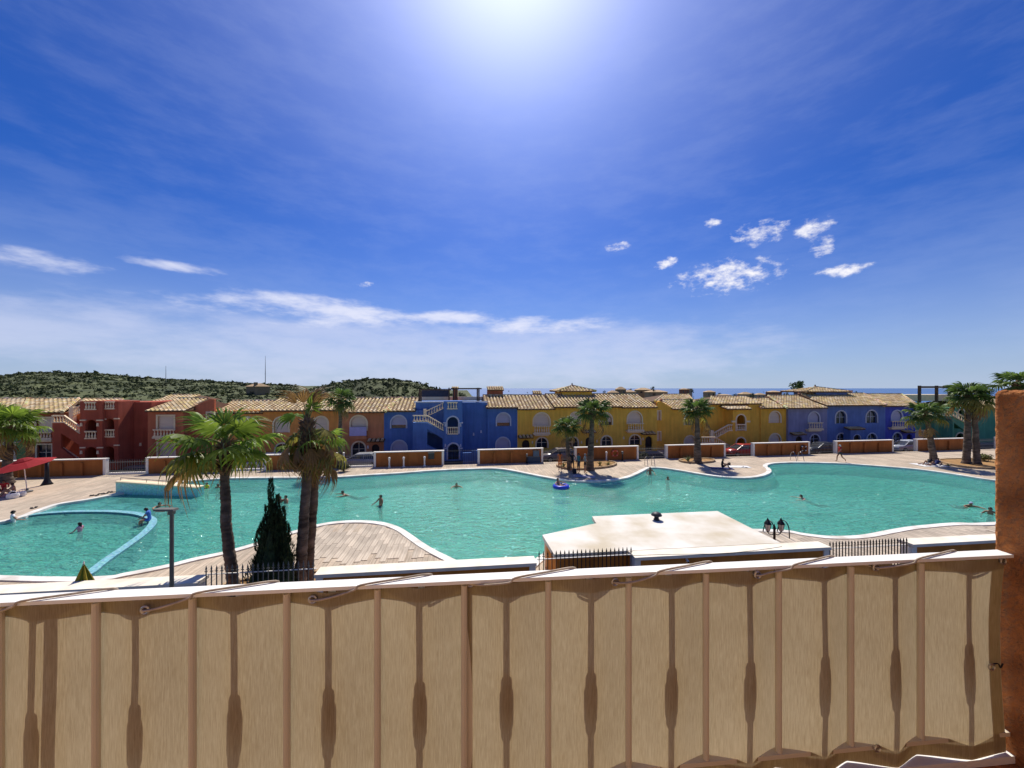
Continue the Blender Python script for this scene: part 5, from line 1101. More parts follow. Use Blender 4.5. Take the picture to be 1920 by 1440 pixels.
    mm = N.new('ShaderNodeMath'); mm.operation = 'MULTIPLY_ADD'; L.new(f1, mm.inputs[0]); mm.inputs[1].default_value = 1.0; L.new(f2, mm.inputs[2]); m2 = N.new('ShaderNodeMath'); m2.operation = 'MULTIPLY_ADD'; L.new(f3, m2.inputs[0]); m2.inputs[1].default_value = .5; L.new(mm.outputs[0], m2.inputs[2])
    cr = N.new('ShaderNodeValToRGB'); cr.color_ramp.elements[0].position = .85; cr.color_ramp.elements[1].position = 1.0; mr = N.new('ShaderNodeMapRange'); mr.inputs[1].default_value = .8; mr.inputs[2].default_value = 1.7; L.new(m2.outputs[0], mr.inputs[0]); L.new(mr.outputs[0], cr.inputs[0]); cr.color_ramp.elements[0].position = .25; cr.color_ramp.elements[1].position = .75; cr.color_ramp.elements[0].color = (.345, .258, .142, 1); cr.color_ramp.elements[1].color = (.50, .40, .245, 1)
    L.new(cr.outputs[0], b.inputs['Base Color']); b.inputs['Roughness'].default_value = .9; b.inputs['Specular IOR Level'].default_value = .1
    t = N.new('ShaderNodeBsdfTranslucent'); L.new(cr.outputs[0], t.inputs[0]); mx = N.new('ShaderNodeMixShader'); mx.inputs[0].default_value = .40; L.new(b.outputs[0], mx.inputs[1]); L.new(t.outputs[0], mx.inputs[2]); L.new(mx.outputs[0], N['Material Output'].inputs[0])
    s_ = empty('privacy_screen', (0, 1.007, CAMZ - 1.1), TB, 'brown woven fabric screen threaded between the balcony railing bars', 'screen'); cl = m.build('cloth', FAB, s_, True)
    for nm, q in hm: q.build(nm, FAB, s_, True)
    eye = MB(); eye.tube([(.0085 * math.cos(q * math.pi / 8), 0, .0085 * math.sin(q * math.pi / 8)) for q in range(16)], .0032, 6, closed=True); em = eye.mesh('eyelet', mat('eyelet_steel', (.45, .42, .38), .3, .1, metal=.8))
    ex = []
    for x, dz in ((-60, .032), (275, .032), (586, .030), (882, .016), (1156, .028), (1418, .02), (1645, .02), (1884, .02)):
        u = RX(x) * k; o = put('eyelet', em, s_, (u, yo(u) - .006, H - dz)); ex.append((u, yo(u) - .006, H - dz))
    o = put('eyelet', em, s_, (RX(1858) * k, yo(RX(1858) * k) - .006, .27)); o = put('eyelet', em, s_, (RX(1645) * k, .0, .06))
    # cord lashed over the cap rail and through the eyelets
    pts = []
    for (ua, ya, za), (ub, yb_, zb_) in zip(ex, ex[1:]):
        d = ub - ua; pts += [Vector((ua, ya - .004, za)), Vector((ua + d * .10, -.008, za + .006)), Vector((ua + d * .26, -.006, H - .008)), Vector((ua + d * .30, -.004, H + .003)), Vector((ua + d * .52, .018, H + .0038)), Vector((ua + d * .72, .038, H + .003)), Vector((ua + d * .75, .040, H - .010)), Vector((ua + d * .88, .034, H - .016)), Vector((ub - .012, yb_ + .012, zb_))]
    m = MB(); m.tube(catmull(pts, 4, False), .0028, 6); tag(m.build('lashing_cord', mat('cord', (.45, .36, .26), .8, .2, 60), None, True, (0, 1.007, CAMZ - 1.1), (0, 0, TB)), 'thin tan cord lashed over the white cap rail', 'cord')
    m = MB(); m.tube(catmull([Vector((RX(1858) * k, .002, .275)), Vector((RX(1866) * k, -.006, .282)), Vector((RX(1872) * k, -.004, .268)), Vector((RX(1880) * k, .0, .276))], 4, False), .002, 5); m.build('tie_wire', BLACK, s_)
    # sill, parapet, floor
    m = MB(); m.box((x0 * k - .3, -.004, -.022), (RX(1935) * k, .16, .0)); sl = m.build('sill', RP, None, loc=(0, 1.007, CAMZ - 1.1), rot=(0, 0, TB)); struct(sl)
    ST = pillar_mat(); m = MB(); m.box((x0 * k - .3, -.12, -.62), (RX(2150) * k, .14, -.023)); struct(m.build('balcony_parapet', ST, None, loc=(0, 1.007, CAMZ - 1.1), rot=(0, 0, TB)))
    m = MB(); m.box((-6, -3, 5.55), (6, .9, 5.66)); struct(m.build('balcony_floor', mat('terracotta_floor', (.40, .29, .19), .7, .15, 3)))
    m = MB(); m.box((-6, -3.3, 0), (6, -3.0, 9.0)); struct(m.build('apartment_wall', stucco('apartment_render', (.50, .32, .17))))
def pillar_mat():
    mt = mat('pillar_stucco', (.34, .12, .04), .95, .3, 6, .9, 60, c2=(.50, .20, .065), spec=.1); return mt
def pillar():
    """end of the terrace dividing wall: its left face runs towards the camera"""
    ST = pillar_mat(); z0, z1 = 5.6, CAMZ - .008; T = .32; y1 = .045; y0 = -2.2; r = .012; m = MB()
    per = [(0, y0), (0, -1.2), (0, -.6)] + [(0, -.4 + (y1 - r + .4) * i / 60) for i in range(61)] + [(r * (1 - math.cos(q)), y1 - r * (1 - math.sin(q))) for q in (.4, .8, 1.2, 1.57)] + [(r + (T - r) * i / 30, y1) for i in range(1, 31)] + [(T, y0)]
    K = len(per); vs = []; nz_ = 190; rows = [z0 + (z1 - .012 - z0) * j / nz_ for j in range(nz_ + 1)] + [z1 - .004, z1]
    for j, z in enumerate(rows):
        ins = 0 if j <= nz_ else (.004 if j == nz_ + 1 else .012)
        for a, b in per:
            n = noise.noise(Vector((a * 60, b * 60, z * 60))) * .0022 + noise.noise(Vector((a * 150, b * 150, z * 150))) * .0014
            if b < -.45: n = 0
            vs.append((a + n + ins * (1 if a < .15 else -1), b + (n * 1.5 if b > y1 - .02 else 0) - (ins if b > y1 - .02 else 0), z + (n * 1.2 if j >= nz_ else 0)))
    fs = [(j * K + i, (j + 1) * K + i, (j + 1) * K + (i + 1) % K, j * K + (i + 1) % K) for j in range(len(rows) - 1) for i in range(K)] + [tuple((len(rows) - 1) * K + i for i in range(K - 1, -1, -1))]
    m.add(vs, fs); e = m.build('stucco_pillar', ST, None, True, (1.502, 1.151, 0), (0, 0, TB)); tag(e, 'rough terracotta stucco wall end filling the right edge', 'wall')
balcony(); pillar()
# ------------------------------------------------------------------ people
SKINS = [mat('skin_tan', (.42, .22, .13), .55, .08, 6), mat('skin_brown', (.28, .14, .08), .55, .08, 6), mat('skin_fair', (.58, .36, .25), .55, .08, 6)]
HAIRS = [mat('hair_dark', (.018, .012, .010), .6, .2, 20), mat('hair_brown', (.07, .035, .018), .6, .2, 20), mat('hair_grey', (.30, .28, .26), .6, .2, 20)]
def cloth(n, c): return mat('cloth_' + n, c, .85, .1, 8)
EYE = mat('eye_dark', (.02, .015, .012), .3)
# joints in metres for a 1.7 m adult facing -y; (position, radius)
def skeleton(pose):
    J = {'pel': (0, 0, .93), 'bel': (0, -.01, 1.08), 'che': (0, 0, 1.26), 'nkb': (0, .01, 1.42), 'nk': (0, -.005, 1.48), 'hd': (0, -.02, 1.56), 'ht': (0, -.015, 1.645)}
    rad = {'pel': .135, 'bel': .115, 'che': .135, 'nkb': .075, 'nk': .052, 'hd': .078, 'ht': .072}
    def limb(s, sh, el, wr, ha, hip, kn, an, toe):
        for n, p, r in (('sh', sh, .056), ('el', el, .040), ('wr', wr, .028), ('ha', ha, .030), ('hip', hip, .088), ('kn', kn, .056), ('an', an, .038), ('toe', toe, .028)): J[n + s] = p; rad[n + s] = r
    if pose == 'stand':
        for s, k in (('l', -1), ('r', 1)): limb(s, (k * .185, 0, 1.385), (k * .235, .03, 1.12), (k * .24, -.06, .88), (k * .235, -.09, .80), (k * .09, 0, .86), (k * .10, -.02, .49), (k * .10, .03, .07), (k * .12, -.15, .03))
    elif pose == 'hips':
        for s, k in (('l', -1), ('r', 1)): limb(s, (k * .185, 0, 1.385), (k * .36, .06, 1.16), (k * .21, -.08, 1.03), (k * .15, -.11, 1.0), (k * .09, 0, .86), (k * .13, -.01, .49), (k * .15, .03, .07), (k * .18, -.15, .03))
    elif pose == 'walk':
        limb('l', (-.185, 0, 1.385), (-.23, .14, 1.14), (-.22, .06, .92), (-.22, .02, .85), (-.09, 0, .86), (-.09, -.20, .50), (-.10, -.22, .08), (-.11, -.40, .05)); limb('r', (.185, 0, 1.385), (.23, -.10, 1.14), (.22, -.28, .98), (.21, -.35, .95), (.09, 0, .86), (.10, .12, .48), (.10, .44, .20), (.10, .42, .06))
    elif pose == 'wade':
        for s, k in (('l', -1), ('r', 1)): limb(s, (k * .185, 0, 1.385), (k * .33, -.08, 1.20), (k * .30, -.32, 1.10), (k * .28, -.41, 1.08), (k * .09, 0, .86), (k * .11, -.04, .49), (k * .12, .03, .07), (k * .13, -.15, .03))
    elif pose == 'swim':      # body trailing back, arms spread on the surface
        J.update({'pel': (0, .62, 1.02), 'bel': (0, .44, 1.10), 'che': (0, .22, 1.20), 'nkb': (0, .05, 1.32), 'nk': (0, .0, 1.38), 'hd': (0, -.04, 1.46), 'ht': (0, -.04, 1.545)})
        for s, k in (('l', -1), ('r', 1)): limb(s, (k * .185, .08, 1.28), (k * .36, -.10, 1.28), (k * .40, -.34, 1.29), (k * .40, -.43, 1.30), (k * .09, .70, .98), (k * .16, 1.08, .86), (k * .14, 1.50, .90), (k * .14, 1.68, .92))
    elif pose == 'sit':       # on the ground or a low edge, knees up
        J.update({'pel': (0, 0, .12), 'bel': (0, -.03, .28), 'che': (0, -.06, .46), 'nkb': (0, -.08, .62), 'nk': (0, -.10, .68), 'hd': (0, -.13, .75), 'ht': (0, -.13, .835)})
        for s, k in (('l', -1), ('r', 1)): limb(s, (k * .185, -.07, .585), (k * .23, -.22, .40), (k * .16, -.42, .42), (k * .12, -.49, .42), (k * .09, -.05, .12), (k * .13, -.44, .40), (k * .12, -.62, .07), (k * .12, -.78, .03))
    elif pose == 'bench':     # on an edge, legs hanging
        J.update({'pel': (0, 0, .10), 'bel': (0, -.02, .26), 'che': (0, -.05, .44), 'nkb': (0, -.09, .60), 'nk': (0, -.13, .65), 'hd': (0, -.19, .71), 'ht': (0, -.20, .795)})
        for s, k in (('l', -1), ('r', 1)): limb(s, (k * .175, -.08, .565), (k * .22, -.20, .34), (k * .18, -.40, .24), (k * .16, -.48, .20), (k * .09, -.04, .10), (k * .12, -.42, .10), (k * .12, -.46, -.32), (k * .12, -.60, -.38))
    elif pose == 'recline':   # leaning back on the elbows, one knee up
        J.update({'pel': (0, 0, .13), 'bel': (0, .14, .20), 'che': (0, .30, .34), 'nkb': (0, .41, .47), 'nk': (0, .43, .53), 'hd': (0, .42, .61), 'ht': (0, .42, .695)})
        limb('l', (-.185, .38, .43), (-.24, .52, .14), (-.22, .32, .05), (-.22, .24, .04), (-.09, -.04, .11), (-.10, -.45, .13), (-.10, -.86, .06), (-.10, -.92, .17)); limb('r', (.185, .38, .43), (.24, .52, .14), (.22, .32, .05), (.22, .24, .04), (.09, -.04, .11), (.12, -.34, .42), (.12, -.60, .07), (.12, -.76, .03))
    elif pose == 'ring':      # lying back in a swim ring
        J.update({'pel': (0, -.05, -.02), 'bel': (0, .10, .08), 'che': (0, .24, .22), 'nkb': (0, .33, .36), 'nk': (0, .33, .42), 'hd': (0, .31, .50), 'ht': (0, .30, .58)})
        for s, k in (('l', -1), ('r', 1)): limb(s, (k * .18, .28, .32), (k * .40, .20, .26), (k * .46, -.02, .24), (k * .46, -.10, .22), (k * .09, -.10, .02), (k * .14, -.46, .20), (k * .14, -.72, -.06), (k * .14, -.82, -.1))
    return J, rad
PM = {}
def body_mesh(pose, sex):
    key = (pose, sex)
    if key in PM: return PM[key]
    J, rad = skeleton(pose); rad = dict(rad)
    if sex == 'f': rad['bel'] *= .88; rad['pel'] *= 1.04; rad['shl'] = rad['shr'] = .047
    E = [('pel', 'bel'), ('bel', 'che'), ('che', 'nkb'), ('nkb', 'nk'), ('nk', 'hd'), ('hd', 'ht')]
    for s in 'lr': E += [('nkb', 'sh' + s), ('sh' + s, 'el' + s), ('el' + s, 'wr' + s), ('wr' + s, 'ha' + s), ('pel', 'hip' + s), ('hip' + s, 'kn' + s), ('kn' + s, 'an' + s), ('an' + s, 'toe' + s)]
    nm = list(J); ix = {n: i for i, n in enumerate(nm)}
    me = bpy.data.meshes.new('body'); me.from_pydata([J[n] for n in nm], [(ix[a], ix[b]) for a, b in E], [])
    o = bpy.data.objects.new('tmp', me); col.objects.link(o); md = o.modifiers.new('s', 'SKIN'); sd = me.skin_vertices[0].data
    for n in nm: sd[ix[n]].radius = (rad[n], rad[n] * (.8 if n in ('pel', 'bel', 'che') else 1)); sd[ix[n]].use_root = n == 'pel'
    md.use_smooth_shade = True; sb = o.modifiers.new('b', 'SUBSURF'); sb.levels = sb.render_levels = 2
    bpy.context.view_layer.update(); dg = bpy.context.evaluated_depsgraph_get(); src = bpy.data.meshes.new_from_object(o.evaluated_get(dg)); bpy.data.objects.remove(o)
    m = MB(); V_ = [Vector(v.co) for v in src.vertices]; seg = [(a, b, Vector(J[a]), Vector(J[b])) for a, b in E]
    def near(p):
        best = None
        for a, b, A_, B_ in seg:
            d = B_ - A_; t = max(0, min(1, (p - A_).dot(d) / max(1e-6, d.length_squared))); q = (p - A_ - d * t).length - .5 * (rad[a] + (rad[b] - rad[a]) * t)
            if best is None or q < best[0]: best = (q, a, b, t)
        return best[1:]
    cls = []
    for p in src.polygons:
        c = sum((V_[i] for i in p.vertices), Vector()) / len(p.vertices); a, b, t = near(c); z = 0
        if a == 'pel' and b.startswith('hip') or a == 'pel' and b == 'bel' and t < .45 or a.startswith('hip') and t < .42: z = 1
        elif (a, b) in (('bel', 'che'), ('che', 'nkb')) or a == 'pel' and b == 'bel' or a == 'nkb' and b.startswith('sh') or a.startswith('sh') and t < .3: z = 2
        elif a.startswith('hip') or a.startswith('kn') and t < .05: z = 3
        cls.append(z)
    m.v = [tuple(v) for v in V_]; m.f = [tuple(p.vertices) for p in src.polygons]; m.m = cls; m.c = [None] * len(m.f); bpy.data.meshes.remove(src)
    hd = Vector(J['hd']); up = (Vector(J['ht']) - Vector(J['nk'])).normalized(); fw = Vector((0, -1, 0)); fw = (fw - up * fw.dot(up)).normalized(); sd_ = fw.cross(up)
    B = Matrix((sd_, fw, up)).transposed().to_4x4(); B.translation = hd
    def blob(c, r, mi): t = MB(); t.ball((0, 0, 0), r, 6, 4); m.add([B @ (Vector(q) + Vector(c)) for q in t.v], t.f, mi)
    blob((0, .082, .0), (.014, .022, .024), 0)
    for k in (-1, 1): blob((k * .03, .070, .032), (.011, .01, .008), 4); blob((k * .076, -.005, .012), (.012, .022, .032), 0)
    blob((0, .072, -.038), (.024, .01, .007), 5)
    for s in 'lr':
        w = Vector(J['wr' + s]); h_ = Vector(J['ha' + s]); d = (h_ - w).normalized(); a = d.cross(Vector((0, 0, 1)));  a = Vector((1, 0, 0)) if a.length < .1 else a.normalized(); nrm = a.cross(d)
        for q, (off, L) in enumerate(((-.024, .062), (-.008, .074), (.008, .070), (.023, .055))): st = h_ + a * off + d * .015; m.tube([st, st + d * L * .55 - nrm * .004, st + d * L - nrm * .018], [.009, .008, .006], 5, 0)
        k = 1 if s == 'l' else -1; st = w + d * .03 + a * k * .02; m.tube([st, st + (d + a * k * .9).normalized() * .04, st + (d * 1.4 + a * k * .6).normalized() * .066], [.011, .010, .007], 5, 0)
    # hair: shell over the skull, long version hangs behind
    for lg in (False, True):
        t = MB(); vs = []; fs = []; n = 14
        rings = [(.0, .112), (.045, .100), (.078, .068), (.094, .02), (.095, -.012), (.090, -.04)] + ([(.094, -.09), (.092, -.16), (.075, -.24)] if lg else [(.074, -.055)])
        for r, z in rings:
            for q in range(n):
                an = 2 * math.pi * q / n; x = r * math.sin(an) * .93; y = -r * math.cos(an) * 1.08 - .008; zz = z
                front = max(0, -math.cos(an))
                if z < .05 and front > .25: zz = max(z, .052 + .02 * front); x *= .95; y = min(y, .085)
                if lg and z < -.05: y = min(y, -.01) ; y *= .9
                vs.append(B @ Vector((x, y, zz)))
        for i in range(len(rings) - 1):
            for q in range(n): l = (q + 1) % n; fs.append((i * n + q, i * n + l, (i + 1) * n + l, (i + 1) * n + q))
        t.add(vs, fs); PM[(pose, sex, lg)] = t.v, t.f
    me = m.mesh('body', [SKINS[0]] * 6, True); PM[key] = me; return me
def person(p, rz, pose, label, skin=0, hair=0, bottom=None, top=None, legs=None, long=False, sex='m', sc=1.0, group=None, hat=None):
    e = empty('person', p, rz, label, 'person', group); me = body_mesh(pose, sex); o = put('body', me, e); s = SKINS[skin]; ms = [s, bottom or s, top or s, legs or s, EYE, mat('lips', (.35, .12, .10), .5)]
    for i, q in enumerate(ms): o.material_slots[i].link = 'OBJECT'; o.material_slots[i].material = q
    v, f = PM[(pose, sex, long)]; m = MB(); m.add(v, f); m.build('hair', hat or HAIRS[hair], e, True); e.scale = (sc, sc, sc); return e
def in_water(x, y, zw, rz, pose, label, base, **k):
    """stand or swim at the photo point where the waterline cuts the body"""
    p = G(x, y, -.11); sc = k.get('sc', 1.0); p.z = -.11 - base * sc; return person(p, rz, pose, label, **k)
wg = 'bathers in the pool'
BK = cloth('black', (.02, .02, .025)); NAVY = cloth('navy', (.02, .03, .12)); REDC = cloth('red', (.45, .03, .03)); WHC = cloth('white', (.75, .73, .70)); BLC = cloth('blue', (.06, .16, .50)); ORC = cloth('orange', (.62, .16, .04)); PNK = cloth('pink', (.55, .25, .35)); GRY = cloth('grey', (.30, .32, .30)); DRK = cloth('charcoal', (.05, .055, .06)); TEA = cloth('teal', (.05, .20, .22))
in_water(24, 979, 0, R(150), 'wade', 'bather in a white shirt in the paddling pool at the left edge', 1.02, top=WHC, group=wg)
in_water(150, 996, 0, R(-80), 'wade', 'girl in pink reaching out in the middle of the paddling pool', 1.12, top=PNK, bottom=PNK, long=True, sex='f', sc=.85, group=wg, skin=2)
p = G(281, 977, -.005); person(p, R(-70), 'bench', 'girl in a blue swimsuit sitting on the paddling pool wall', top=BLC, bottom=BLC, long=True, sex='f', sc=.92, group=wg)
in_water(299, 950, 0, R(60), 'swim', 'swimmer just behind the flat street light head', 1.28, group=wg, hair=0)
in_water(376, 915, 0, R(20), 'swim', 'dark headed swimmer at the tip of the ramp wall', 1.30, skin=1, group=wg)
in_water(388, 915, 0, R(-10), 'wade', 'child in a yellow float near the end of the ramp wall', 1.18, sc=.85, group=wg, top=cloth('yellow', (.65, .55, .05)), hair=1)
in_water(409, 914, 0, R(0), 'wade', 'bather with only head above water left of the left palm trunk', 1.38, group=wg, skin=1)
in_water(525, 942, 0, R(30), 'wade', 'left of two bathers close together behind the conifer tip', 1.25, skin=1, group=wg); in_water(536, 942, 0, R(-30), 'wade', 'right of two bathers close together behind the conifer tip', 1.20, skin=0, group=wg)
in_water(643, 930, 0, R(-60), 'swim', 'swimmer with ripples right of the twin palm trunks', 1.20, skin=1, group=wg)
in_water(714, 948, 0, R(-40), 'wade', 'man standing waist deep in the middle of the pool', .98, skin=1, bottom=BK, group=wg)
in_water(856, 913, 0, R(10), 'swim', 'lone swimmer in rippled water before the cobalt house', 1.26, group=wg)
p = G(1052, 914, -.11); person(p + Vector((0, .1, .02)), R(40), 'ring', 'person lounging in the blue swim ring', skin=0, bottom=BK, group=wg)
e = empty('swim_ring', p, 0, 'blue inflatable swim ring floating before the two palms', 'swim ring'); m = MB(); m.tube([(.48 * math.cos(q * math.pi / 12), .48 * math.sin(q * math.pi / 12), .08) for q in range(24)], .15, 10, closed=True); m.build('tube', mat('ring_blue', (.02, .06, .55), .3, .05), e, True); m = MB(); m.tube([(.48 * math.cos(1 + q * .08), .48 * math.sin(1 + q * .08), .085) for q in range(5)], .153, 10); m.build('stripe', WHC, e, True)
in_water(1219, 889, 0, R(0), 'wade', 'bather holding the chrome ladder at the pool corner', 1.05, skin=1, bottom=NAVY, group=wg)
in_water(1252, 899, 0, R(20), 'wade', 'dark head in the water right of the occupied ladder', 1.42, skin=1, group=wg)
in_water(1503, 935, 0, R(-100), 'swim', 'swimmer crossing the right bay with an arm out', 1.30, skin=2, group=wg)
in_water(1820, 951, 0, R(-20), 'swim', 'swimmer in a pale bathing cap near the stucco wall end', 1.22, skin=1, group=wg, hat=cloth('cap', (.35, .40, .55)))
in_water(1857, 964, 0, R(-60), 'wade', 'bather half hidden by the stucco wall end', 1.25, skin=1, group=wg)
dg = 'people on the far deck'
person(G(1050, 882), R(190), 'stand', 'person wrapped in orange at the left of the standing group', top=ORC, bottom=ORC, legs=ORC, long=True, sex='f', group=dg, skin=1)
person(G(1073, 884), R(20), 'hips', 'person in black beside the lower palm trunk', top=BK, bottom=BK, skin=1, group=dg)
person(G(1085, 886), R(-60), 'stand', 'person in dark teal in the middle of the standing group', top=TEA, bottom=DRK, legs=DRK, sex='f', group=dg, skin=1)
person(G(1097, 887), R(60), 'hips', 'person in a grey shirt and black shorts at the right of the group', top=GRY, bottom=BK, group=dg, hair=2)
person(G(1575, 865.5), R(-95), 'walk', 'person in red walking along the far deck', top=REDC, bottom=DRK, skin=1, group=dg, hat=WHC)
person(G(1353, 878), R(70), 'sit', 'person sitting on a towel in the shade of the middle palm', top=BK, bottom=BK, skin=1, group=dg)
person(G(1738, 871), R(-80), 'recline', 'sunbather leaning back on elbows under the leaning palm', bottom=WHC, skin=1, long=True, sex='f', group=dg, top=BK)
person(G(1752, 873), R(-80), 'recline', 'sunbather in blue lying closest to the leaning palm trunk', bottom=NAVY, top=NAVY, skin=1, group=dg)
person(G(8, 924), R(40), 'sit', 'person in a red shirt seated under the red umbrella', top=REDC, bottom=REDC, skin=1, group=dg, sc=1.05); person(G(28, 928), R(-30), 'sit', 'tanned bather seated right of the person in red', bottom=BK, skin=0, group=dg)
def towel(x, y, w, l, rz, m_, label):
    p = G(x, y); m = MB(); n = 8; vs = []
    for i in range(n + 1):
        for j in range(n + 1): vs.append((w * (i / n - .5), l * (j / n - .5), .012 + .012 * noise.noise(Vector((i * .7 + x, j * .7, 0)))))
    m.add(vs + [(a, b, 0) for a, b, c in vs], [(i * (n + 1) + j, (i + 1) * (n + 1) + j, (i + 1) * (n + 1) + j + 1, i * (n + 1) + j + 1) for i in range(n) for j in range(n)]); tag(m.build('towel', m_, None, True, p, (0, 0, rz)), label, 'towel', 'towels on the deck')
towel(1385, 875, .9, 1.9, R(85), WHC, 'white towel beside the person in the middle palm shade'); towel(1353, 878, .9, 1.9, R(80), NAVY, 'dark blue towel under the person in the middle palm shade'); towel(1741, 872, 1.6, 2.2, R(85), WHC, 'pale towel under the sunbathers by the leaning palm'); towel(1095, 893, 1.0, 1.8, R(70), cloth('lilac', (.40, .36, .42)), 'lilac towel at the feet of the standing group')
def bag(p, w, h, d, m_, label):
    e = empty('beach_bag', p, random.uniform(0, 3), label, 'bag', 'bags on the deck'); m = MB(); vs = []
    for z, k in ((0, .9), (h * .5, 1.08), (h, .95)):
        for q in range(12): a = 2 * math.pi * q / 12; vs.append((w / 2 * k * math.cos(a), d / 2 * k * math.sin(a), z))
    m.add(vs, [(i * 12 + q, i * 12 + (q + 1) % 12, (i + 1) * 12 + (q + 1) % 12, (i + 1) * 12 + q) for i in range(2) for q in range(12)] + [tuple(range(11, -1, -1)), tuple(range(24, 36))]); m.build('body', m_, e)
    for k in (-1, 1): m = MB(); m.tube([(w * .3 * math.cos(t * math.pi / 6), k * d * .3, h + w * .3 * math.sin(t * math.pi / 6)) for t in range(7)], .012, 5); m.build('handle', m_, e)
bag(G(24, 934), .55, .3, .35, WHC, 'white beach bag before the seated bathers'); bag(G(40, 930), .45, .3, .3, WHC, 'smaller white bag by the red umbrella foot'); bag(G(1077, 888), .5, .4, .3, BK, 'dark bag at the feet of the person in black'); bag(G(1367, 872), .3, .2, .2, BK, 'small dark bag beside the middle palm shade')
def sandal(p, label):
    e = empty('sandal', p, random.uniform(0, 6), label, 'sandal', 'sandals left on the deck'); m = MB(); m.add([(x, y, z) for z in (0, .025) for x, y in ((-.04, -.13), (.04, -.13), (.055, .05), (.04, .14), (-.02, .15), (-.05, .06))], [tuple(range(5, -1, -1)), tuple(range(6, 12))] + [(i, (i + 1) % 6, 6 + (i + 1) % 6, 6 + i) for i in range(6)]); m.build('sole', BK, e); m = MB(); m.tube([(-.05, .05, .02), (-.02, .06, .06), (.03, .06, .06), (.055, .04, .02)], .012, 5); m.build('strap', BK, e)
for i, (x, y) in enumerate([(172 + k * 5.2, 929 - k * 1.0 + (k % 3) * .8) for k in range(9)]): sandal(G(x, y), ['leftmost', 'second', 'third', 'fourth', 'middle', 'fourth from right', 'third from right', 'second from right', 'rightmost'][i] + (' from left' if 0 < i < 4 else '') + ' dark sandal of the row by the ramp wall')
for x, y, l in ((1393, 876, 'left sandal of the pair right of the white towel'), (1400, 877, 'right sandal of the pair right of the white towel'), (60, 953, 'dark sandal on the deck by the left pool edge'), (68, 951, 'dark flat sandal just right of another by the left pool edge')): sandal(G(x, y), l)

# ------------------------------------------------------------------ beyond the street
def villa(x0, x1, yt, yw, Y, m_, label, extra=0, base=None, nw=2):
    a, b = at(x0, yt, Y), at(x1, yt, Y); w = b.x - a.x; zt = at(x0, yt, Y).z; zw = at(x0, yw, Y).z; g = terrain_z((a.x + b.x) / 2, Y) - .5; c = Vector(((a.x + b.x) / 2, Y, g)); d = w * .8; H = zw - g
    e = empty('villa', c, 0, label, 'house', 'villas on the slope behind the roofs'); hs = [[(-w / 2 + w * (k + .5) / nw - w * .08, H - 1.9), (-w / 2 + w * (k + .5) / nw + w * .08, H - 1.9), (-w / 2 + w * (k + .5) / nw + w * .08, H - .7), (-w / 2 + w * (k + .5) / nw - w * .08, H - .7)] for k in range(nw)]
    m = MB(); m.prism([(-w / 2, 0), (w / 2, 0), (w / 2, H), (-w / 2, H)], hs, 0, .3); m.box((-w / 2, .3, 0), (-w / 2 + .3, d, H)); m.box((w / 2 - .3, .3, 0), (w / 2, d, H)); m.box((-w / 2 + .3, d - .3, 0), (w / 2 - .3, d, H)); m.build('wall', m_, e)
    for hh in hs: m = MB(); m.prism(hh, [], .15, .2); m.build('window', GLASS, e)
    r = zt - zw; o = w * .06; m = MB()
    if r < .4: m.box((-w / 2 - o, -o, H + .002), (w / 2 + o, d + o, H + max(r, .25)))
    else: m.add([(-w / 2 - o, -o, H), (w / 2 + o, -o, H), (w / 2 + o, d + o, H), (-w / 2 - o, d + o, H), (-w * .15, d / 2, H + r), (w * .15, d / 2, H + r)], [(0, 1, 5, 4), (1, 2, 5), (2, 3, 4, 5), (3, 0, 4), (3, 2, 1, 0)])
    m.build('roof', mat('far_tile', (.48, .33, .18), .9, .2, 1.5), e)
SAND = stucco('sand_render', (.42, .30, .18)); STONE = stucco('stone_render', (.30, .22, .13)); BRICKR = stucco('brick_render', (.30, .13, .08)); PINKR = stucco('pale_render', (.45, .36, .26))
for a in ((1142, 1160, 732, 736, 190, SAND, 'sand coloured villa just right of the yellow lantern room'), (1157, 1174, 725, 730, 200, STONE, 'tall stone villa with hipped roof right of the lantern room'), (1172, 1192, 731, 735, 210, SAND, 'low sand villa left of the dark round tree'), (1196, 1222, 727, 731, 230, STONE, 'stone villa behind the dark round tree'), (1218, 1252, 731, 735, 215, SAND, 'wide low sand villa right of the dark round tree'), (1278, 1292, 728, 730, 190, BRICKR, 'brick red house with flat top above the middle palm'), (1290, 1298, 728.5, 730, 191, PINKR, 'pale block attached to the brick red house'), (1325, 1342, 732, 735, 200, SAND, 'small sand villa right of the middle palm crown'), (1352, 1372, 739, 741, 170, PINKR, 'pale low house behind the deep yellow roof'), (1392, 1412, 735, 739, 260, SAND, 'distant sand villa among dark trees'), (1446, 1466, 732.5, 735, 210, BRICKR, 'brick house left of the bright green tree'), (1420, 1436, 737, 740, 230, PINKR, 'distant pale villa left of the brick house')): villa(*a)
